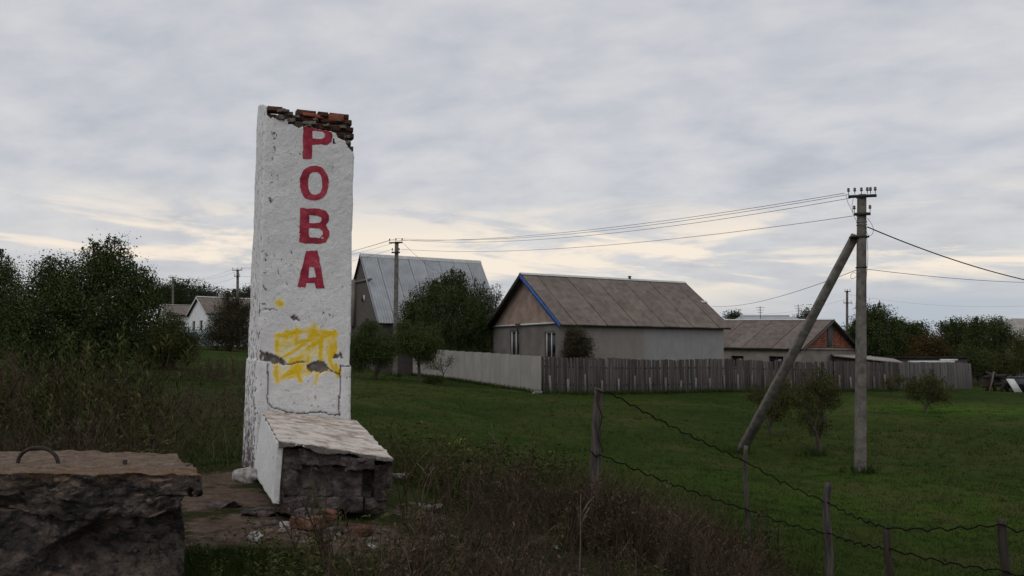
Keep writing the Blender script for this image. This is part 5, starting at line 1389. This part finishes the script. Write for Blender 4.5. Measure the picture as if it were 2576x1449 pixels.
def weed_leafy(rng, leaves=20, L=.20, w_=.020):
    m = MB(); tip = np.array([rng.normal() * .15, rng.normal() * .15, 1.0]); t = np.linspace(0, 1, 4)[:, None]; st = tip * t + np.sin(t * math.pi) * rng.normal(size=3) * .05
    m.tube(st, [.010, .009, .007, .003], 3, False)
    for k in range(leaves):
        f = rng.uniform(.08, 1); a = rng.uniform(0, 6.28); lance(m, tip * f, np.array([math.cos(a), math.sin(a), rng.uniform(.2, 1.1)]), L * rng.uniform(.6, 1.2) * (1.15 - .5 * f), w_, rng)
    return m


def weed_twiggy(rng, stems=5, twigs=4, leafy=9):
    m = MB()
    for q in range(stems):
        a = rng.uniform(0, 6.28); out_ = rng.uniform(.15, .75); h = rng.uniform(.55, 1.0); t = np.linspace(0, 1, 4)[:, None]
        e = np.array([math.cos(a) * out_, math.sin(a) * out_, h]); st = e * t + np.sin(t * math.pi) * np.array([0, 0, .12]) + np.sin(t * 5) * rng.normal(size=3) * .03; m.tube(st, [.011, .009, .007, .003], 3, False)
        for k in range(twigs):
            f = rng.uniform(.3, .95); i = min(2, int(f * 3)); o = st[i] + (st[i + 1] - st[i]) * (f * 3 - i); d = (e + rng.normal(size=3) * .55) * .32 * rng.uniform(.6, 1.2); m.tube([o, o + d * .5 + [0, 0, .02], o + d], [.006, .005, .002], 3, False)
            for z in range(max(1, leafy // twigs)): lance(m, o + d * rng.uniform(.3, 1), rng.normal(size=3) + [0, 0, .4], .075, .013, rng)
    return m


def weed_plume(rng, n=20):
    m = MB(); tip = np.array([rng.normal() * .14, rng.normal() * .14, 1.0]); t = np.linspace(0, 1, 5)[:, None]; st = tip * t + np.sin(t * math.pi * .9) * rng.normal(size=3) * .06; m.tube(st, [.008, .007, .006, .004, .002], 3, False)
    for k in range(n):
        f = rng.uniform(.42, 1.0); a = rng.uniform(0, 6.28); lance(m, tip * f, np.array([math.cos(a) * .6, math.sin(a) * .6, 1.0]), .17 * (1.25 - f * .7), .010, rng)
    for k in range(4): a = rng.uniform(0, 6.28); lance(m, tip * rng.uniform(.02, .3), np.array([math.cos(a), math.sin(a), .8]), .35, .010, rng)
    return m


def tri_only(m):
    V = np.concatenate(m.V); F = np.concatenate([np.concatenate([f[:, :3], f[:, [0, 2, 3]]]) if f.shape[1] == 4 else f for f in m.F]); return V, F


def scatter(name, label, cat, protos, pts, mat, smin, smax, seed):
    rng = np.random.default_rng(seed); z = gz(pts[:, 0], pts[:, 1]); pr = [tri_only(p) for p in protos]; Vs, Fs, n = [], [], 0
    which = rng.integers(len(pr), size=len(pts))
    for k in range(len(pr)):
        sel = pts[which == k]; zz = z[which == k]; V, F = pr[k]
        if not len(sel): continue
        a = rng.uniform(0, 6.28, len(sel)); s = (smin + (smax - smin) * rng.random(len(sel)) ** 1.6) * np.clip(.95 + .75 * vnoise(np.stack([sel[:, 0] * .9, sel[:, 1] * .9, 0 * sel[:, 0]], -1), 77), .45, 1.6); ca, sa = np.cos(a) * s, np.sin(a) * s; lx, ly = rng.normal(size=len(sel)) * .12, rng.normal(size=len(sel)) * .12
        X = V[None, :, 0] * ca[:, None] - V[None, :, 1] * sa[:, None] + V[None, :, 2] * (lx * s)[:, None] + sel[:, 0, None]; Y = V[None, :, 0] * sa[:, None] + V[None, :, 1] * ca[:, None] + V[None, :, 2] * (ly * s)[:, None] + sel[:, 1, None]; Z = V[None, :, 2] * s[:, None] + zz[:, None] - .01
        Vs.append(np.stack([X, Y, Z], -1).reshape(-1, 3)); Fs.append((F[None] + (np.arange(len(sel)) * len(V))[:, None, None]).reshape(-1, 3) + n); n += len(sel) * len(V)
    m = MB(); m.add(np.concatenate(Vs), np.concatenate(Fs)); c = pts.mean(0); o = m.build(name, mat, None, origin=(c[0], c[1], gz1(c[0], c[1])))
    return tag(o, label, cat, kind='stuff')


def region(n, fn, xr, yr, seed):
    rng = np.random.default_rng(seed); out_ = []; got = 0
    while got < n:
        p = np.stack([rng.uniform(*xr, 4 * n), rng.uniform(*yr, 4 * n)], -1); w_ = fn(p[:, 0], p[:, 1]); p = p[rng.random(len(p)) < w_]; out_.append(p); got += len(p)
        if len(out_) > 40: break
    return np.concatenate(out_)[:n]


rng = np.random.default_rng(21)
pw = [weed_leafy(rng, 22, .22, .020) for _ in range(5)]
pd = [weed_twiggy(rng) for _ in range(6)]
pt_ = [weed_plume(rng) for _ in range(5)]
occl = lambda x, y: ((x < -1.66 - .4 * np.clip(y - 5, 0, 2)) & (y > 4.5) & (y < 6.5)) | ((x > -3.2) & (x < -.9) & (y > 6.2) & (y < 11))
ang = lambda x, y: x / np.maximum(y, .5)
patch = lambda x, y, f, sd, lo=0.0: np.clip(.45 + 1.3 * vnoise(np.stack([x * f, y * f, 0 * x], -1), sd), lo, 1)
core = lambda x, y, h, e: np.exp(-(np.maximum(0, np.abs(x - (.95 + .06 * (y - 8))) - h) / e) ** 2)
spots = lambda x, y, L: np.maximum.reduce([np.exp(-(((x - a) / c) ** 2 + ((y - b) / c) ** 2)) for a, b, c in L])
LEFT = lambda x, y: ((ang(x, y) < -.27) & ~occl(x, y)) * np.where(ang(x, y) > -.385, .22, 1)
scatter('leafy_weeds', 'low leafy green weeds on the bank left of the pillar', 'weeds', pw, region(1500, lambda x, y: LEFT(x, y) * patch(x, y, .5, 9, .1), (-16, -2.4), (6.6, 22), 1), M['weed_green'], .16, .55, 1)
scatter('twiggy_weeds', 'brownish twiggy weeds on the bank left of the pillar', 'weeds', pd, region(620, lambda x, y: LEFT(x, y) * patch(x, y, .45, 29), (-16, -2.6), (6.8, 22), 7), M['weed_dry'], .25, .75, 7)
scatter('dry_weeds', 'drift of dry reddish brown weeds in front of the large bushy tree', 'weeds', pt_, region(800, lambda x, y: spots(x, y, ((-8.6, 17, 1.9), (-10.5, 18.5, 2.0), (-7.4, 15.5, 1.2), (-5.1, 8.9, .8), (-4.5, 8.4, .5))) * ~occl(x, y), (-14, -3.4), (7, 23), 2), M['weed_red'], .35, .95, 2)
scatter('feathery_weeds', 'tall feathery brown green weeds rising before the large bushy tree', 'weeds', pt_, region(330, lambda x, y: spots(x, y, ((-5.4, 13, .8), (-6.9, 14.5, .9), (-4.9, 12, .7), (-6.1, 12.5, .8), (-8.3, 16, .9))) * ~occl(x, y), (-10, -3.4), (7.4, 18), 12), M['weed_green'], .50, 1.15, 12)
scatter('dry_weeds', 'tawny dry grass strip left of the pillar foot in the distance', 'weeds', pt_, region(500, lambda x, y: np.exp(-(((x + 11.5) / 3.5) ** 2 + ((y - 37) / 2.5) ** 2)), (-20, -5), (30, 44), 8), M['weed_red'], .4, .8, 8)
scatter('dry_brush', 'mass of dark dry brush on the slope in the centre foreground', 'brush', pd, region(950, lambda x, y: core(x, y, .95, .5) * patch(x, y, 1.1, 19, .12) * (~occl(x, y)) * np.clip((12.6 - y) / 1.0, 0, 1), (-1.2, 4.0), (4.6, 12.8), 3), M['weed_red'], .16, .50, 3)
scatter('dry_weeds', 'upright dry weeds scattered through the brush in the centre foreground', 'weeds', pt_, region(750, lambda x, y: core(x, y, 1.0, .5) * patch(x, y, .9, 49, .05) * (~occl(x, y)) * np.clip((12.9 - y) / 1.0, 0, 1), (-1.2, 4.0), (4.6, 12.9), 13), M['weed_dry'], .22, .58, 13)
scatter('green_undergrowth', 'low green undergrowth among the dry brush', 'weeds', pw, region(1000, lambda x, y: core(x, y, 1.3, .6) * patch(x, y, 1.0, 59, .15) * (~occl(x, y)) * np.clip((15 - y) / 3, 0, 1), (-2.0, 4.6), (4.4, 15), 4), M['weed_green'], .10, .38, 4)
scatter('green_undergrowth', 'low green weeds behind and right of the plinth', 'weeds', pw, region(800, lambda x, y: np.exp(-(((x + .6) / 1.6) ** 2 + ((y - 13.2) / 2.0) ** 2)) * ~occl(x, y), (-4, 3), (10.6, 19), 5), M['weed_green'], .18, .58, 5)
scatter('green_undergrowth', 'low green weeds between concrete slab and plinth in the foreground', 'weeds', pw, region(240, lambda x, y: np.exp(-(((x + 1.3) / .6) ** 2 + ((y - 5.2) / .7) ** 2)) * ~occl(x, y), (-2.4, .4), (4.2, 6.6), 6), M['weed_green'], .06, .20, 6)


def blades(name, label, pts, h0, h1, per, wd, mat, seed, spread=.05):
    rng = np.random.default_rng(seed); c = np.repeat(pts, per, 0); n = len(c); c = c + rng.normal(size=c.shape) * spread; z = gz(c[:, 0], c[:, 1]); dist_ = np.hypot(c[:, 0], c[:, 1])
    h = rng.uniform(h0, h1, n); a = rng.uniform(0, 6.28, n); ww = wd * np.clip(dist_ / 12, .7, 3.0); ln_ = rng.normal(size=(n, 2)) * .5 * h[:, None]
    e = np.stack([np.cos(a) * ww, np.sin(a) * ww, 0 * a], -1); b = np.stack([c[:, 0], c[:, 1], z - .01], -1); tip = b + np.stack([ln_[:, 0], ln_[:, 1], h], -1)
    V = np.stack([b - e, b + e, tip], 1).reshape(-1, 3); m = MB(); m.add(V, np.arange(3 * n).reshape(-1, 3)); c0 = pts.mean(0)
    return tag(m.build(name, mat, None, origin=(c0[0], c0[1], gz1(*c0))), label, 'grass', kind='stuff')


def frustum(n, y0, y1, a0, a1, seed, pw_=1.0):
    rng = np.random.default_rng(seed); u_ = rng.random(n); y = (y0 ** -pw_ + u_ * (y1 ** -pw_ - y0 ** -pw_)) ** (-1 / pw_); a = rng.uniform(a0, a1, n); p = np.stack([a * y, y], -1)
    so, we, _ = masks(p[:, 0], p[:, 1]); return p[(rng.random(n) > so * 1.1) & (rng.random(n) > we * .75) & ~occl(p[:, 0], p[:, 1])]


blades('meadow_grass', 'short mown green meadow grass', frustum(62000, 8.5, 62, -.62, .72, 31), .025, .075, 4, .006, M['grass'], 31, .06)
blades('rough_grass', 'long thin rough grass behind the pillar and plinth', region(2600, lambda x, y: np.exp(-(((x + .6) / 2.6) ** 2 + ((y - 14.5) / 3.6) ** 2)) * ~occl(x, y), (-8, 5), (10.5, 24), 32), .22, .62, 5, .004, M['weed_green'], 32, .10)
blades('rough_grass', 'dark green rough grass along the foot of the fences', np.concatenate([FA + (FB - FA) * np.random.default_rng(1).random((900, 1)) + np.random.default_rng(2).normal(size=(900, 2)) * [.1, .12] + [.15, -.3], FA + (FD - FA) * np.random.default_rng(3).random((500, 1)) + np.random.default_rng(4).normal(size=(500, 2)) * .1 + [-.25, -.15]]), .10, .28, 5, .006, M['grass'], 33, .08)
blades('rough_grass', 'tufts of grass in the soil around the concrete slab and plinth', region(2600, lambda x, y: np.exp(-(((x + 1.9) / 1.6) ** 2 + ((y - 6.9) / 2.2) ** 2)) * ((np.abs(x + 1.5) > .9) | (y < 6.6)) * ~occl(x, y), (-5, 1), (4.3, 10.5), 34), .03, .11, 5, .004, M['grass'], 34, .05)

blades('rough_grass', 'green grass growing between the concrete slab and the plinth', region(4200, lambda x, y: np.clip(spots(x, y, ((-1.6, 5.6, .5), (-1.75, 6.3, .45), (-1.3, 4.9, .5), (-2.1, 6.8, .35), (-2.35, 7.2, .3), (-2.7, 7.9, .35))) * patch(x, y, 2.2, 89, .1), 0, 1) * ~occl(x, y), (-3.2, -.6), (4.3, 8.4), 37), .04, .13, 5, .0035, M['grass'], 37, .04)
blades('rough_grass', 'darker tufts of rough grass dotted over the meadow', (lambda p: p[patch(p[:, 0], p[:, 1], .35, 83) > .72])(frustum(2600, 13, 46, -.05, .66, 35)), .05, .16, 9, .006, M['weed_green'], 35, .09)
foot = np.concatenate([np.random.default_rng(6).normal(size=(26, 2)) * .22 + c for c in ((PB[0], PB[1] - .15), (SB[0], SB[1] - .2), (P(2048, 1133, 28.5)[0], 28.4), (MBASE[0], MBASE[1]), (2.45, 12.9), (3.9, 11.9), (1.0, 12.0))])
blades('rough_grass', 'rough grass tufts standing round the feet of poles and posts', foot, .10, .30, 9, .006, M['grass'], 36, .05)


def litter():
    rng = np.random.default_rng(41); c = region(420, lambda x, y: spots(x, y, ((-1.5, 6.3, .9), (-2.7, 8.7, .8), (-.5, 8.4, .8), (-1.6, 5.2, .7), (-.4, 6.6, .6))) * ~occl(x, y), (-4, 1), (4.4, 10), 41)
    c = np.concatenate([c, np.stack([rng.uniform(-2.0, -.75, 110), 6.95 + rng.normal(size=110) * .2], -1)]); m = MB(); z = gz(c[:, 0], c[:, 1]); sz = .010 + .045 * rng.random(len(c)) ** 3
    for k in range(len(c)):
        o = np.array([[1, 0, 0], [-1, 0, 0], [0, 1, 0], [0, -1, 0], [0, 0, .7], [0, 0, -.6]]) * (1 + .45 * rng.normal(size=(6, 1))) * sz[k]; a = rng.uniform(0, 6.28); R_ = np.array(Matrix.Rotation(a, 3, 'Z'))
        m.add(o @ R_.T + [c[k, 0], c[k, 1], z[k] + .004], [[0, 2, 4], [2, 1, 4], [1, 3, 4], [3, 0, 4], [2, 0, 5], [1, 2, 5], [3, 1, 5], [0, 3, 5]])
    mt, t, b = new_mat('litter'); g = t.n('ShaderNodeNewGeometry'); t.link(t.ramp(g.outputs['Random Per Island'], [(.2, (.07, .055, .046)), (.6, (.16, .125, .105)), (.88, (.17, .09, .066)), (.985, (.30, .27, .25))]), b.inputs['Base Color']); b.inputs['Roughness'].default_value = .95
    tag(m.build('rubble_litter', mt, None, origin=(-1.5, 7, gz1(-1.5, 7))), 'small rubble and crumbs littering the bare soil round the plinth', 'rubble', kind='stuff')
litter()

# pale dry stalks that stand out of the brush
def stalk(label, u, v0, v1, d, lean, seed):
    rng = np.random.default_rng(seed); top = P(u + lean, v0, d); b = P(u, v1, d); b[2] = min(b[2], gz1(b[0], d)); t = np.linspace(0, 1, 9)[:, None]; s = b * (1 - t) + top * t + np.sin(t * math.pi * 1.5) * rng.normal(size=3) * .02
    m = MB().tube(s, np.linspace(.008, .003, 9), 5)
    for k in (5, 6): e = s[k] + np.array([rng.choice((-1, 1)) * rng.uniform(.05, .12), 0, rng.uniform(.12, .22)]); m.tube([s[k], (s[k] + e) / 2 + [0, 0, .02], e], [.006, .005, .003], 4)
    tag(m.build('dry_stalk', M['stalk'], None, origin=tuple(b)), label, 'stalk', 'pale dry stalks in the brush')
stalk('tall pale forked dry stalk rising from the brush below the thick fence post', 1455, 1240, 1470, 7.2, 8, 1)
stalk('fine pale dry stalk beside the right corner of the plinth', 1060, 1165, 1215, 8.6, 20, 4)
stalk('tall thin pale grass stalk behind the plinth', 1272, 1065, 1160, 13, -40, 5)


def flower_patch():
    rng = np.random.default_rng(9)
    m = MB(); c = np.array([P(u, v, 14.0) for u, v in ((1150, 1108), (1160, 1105), (1168, 1112), (1157, 1115), (1172, 1103), (1131, 1117), (1166, 1119), (1179, 1130), (1145, 1112), (1023, 1122))]); V, F = quads(np.repeat(c, 5, 0) + rng.normal(size=(50, 3)) * .012, .026, rng); m.add(V, F)
    y, t, b = new_mat('yellow_petals'); b.inputs['Base Color'].default_value = (.42, .30, .02, 1); b.inputs['Roughness'].default_value = .8
    tag(m.build('yellow_flowers', y, None, origin=tuple(c.mean(0))), 'tiny yellow flowers in the rough grass right of the plinth', 'flowers', kind='stuff')
flower_patch()
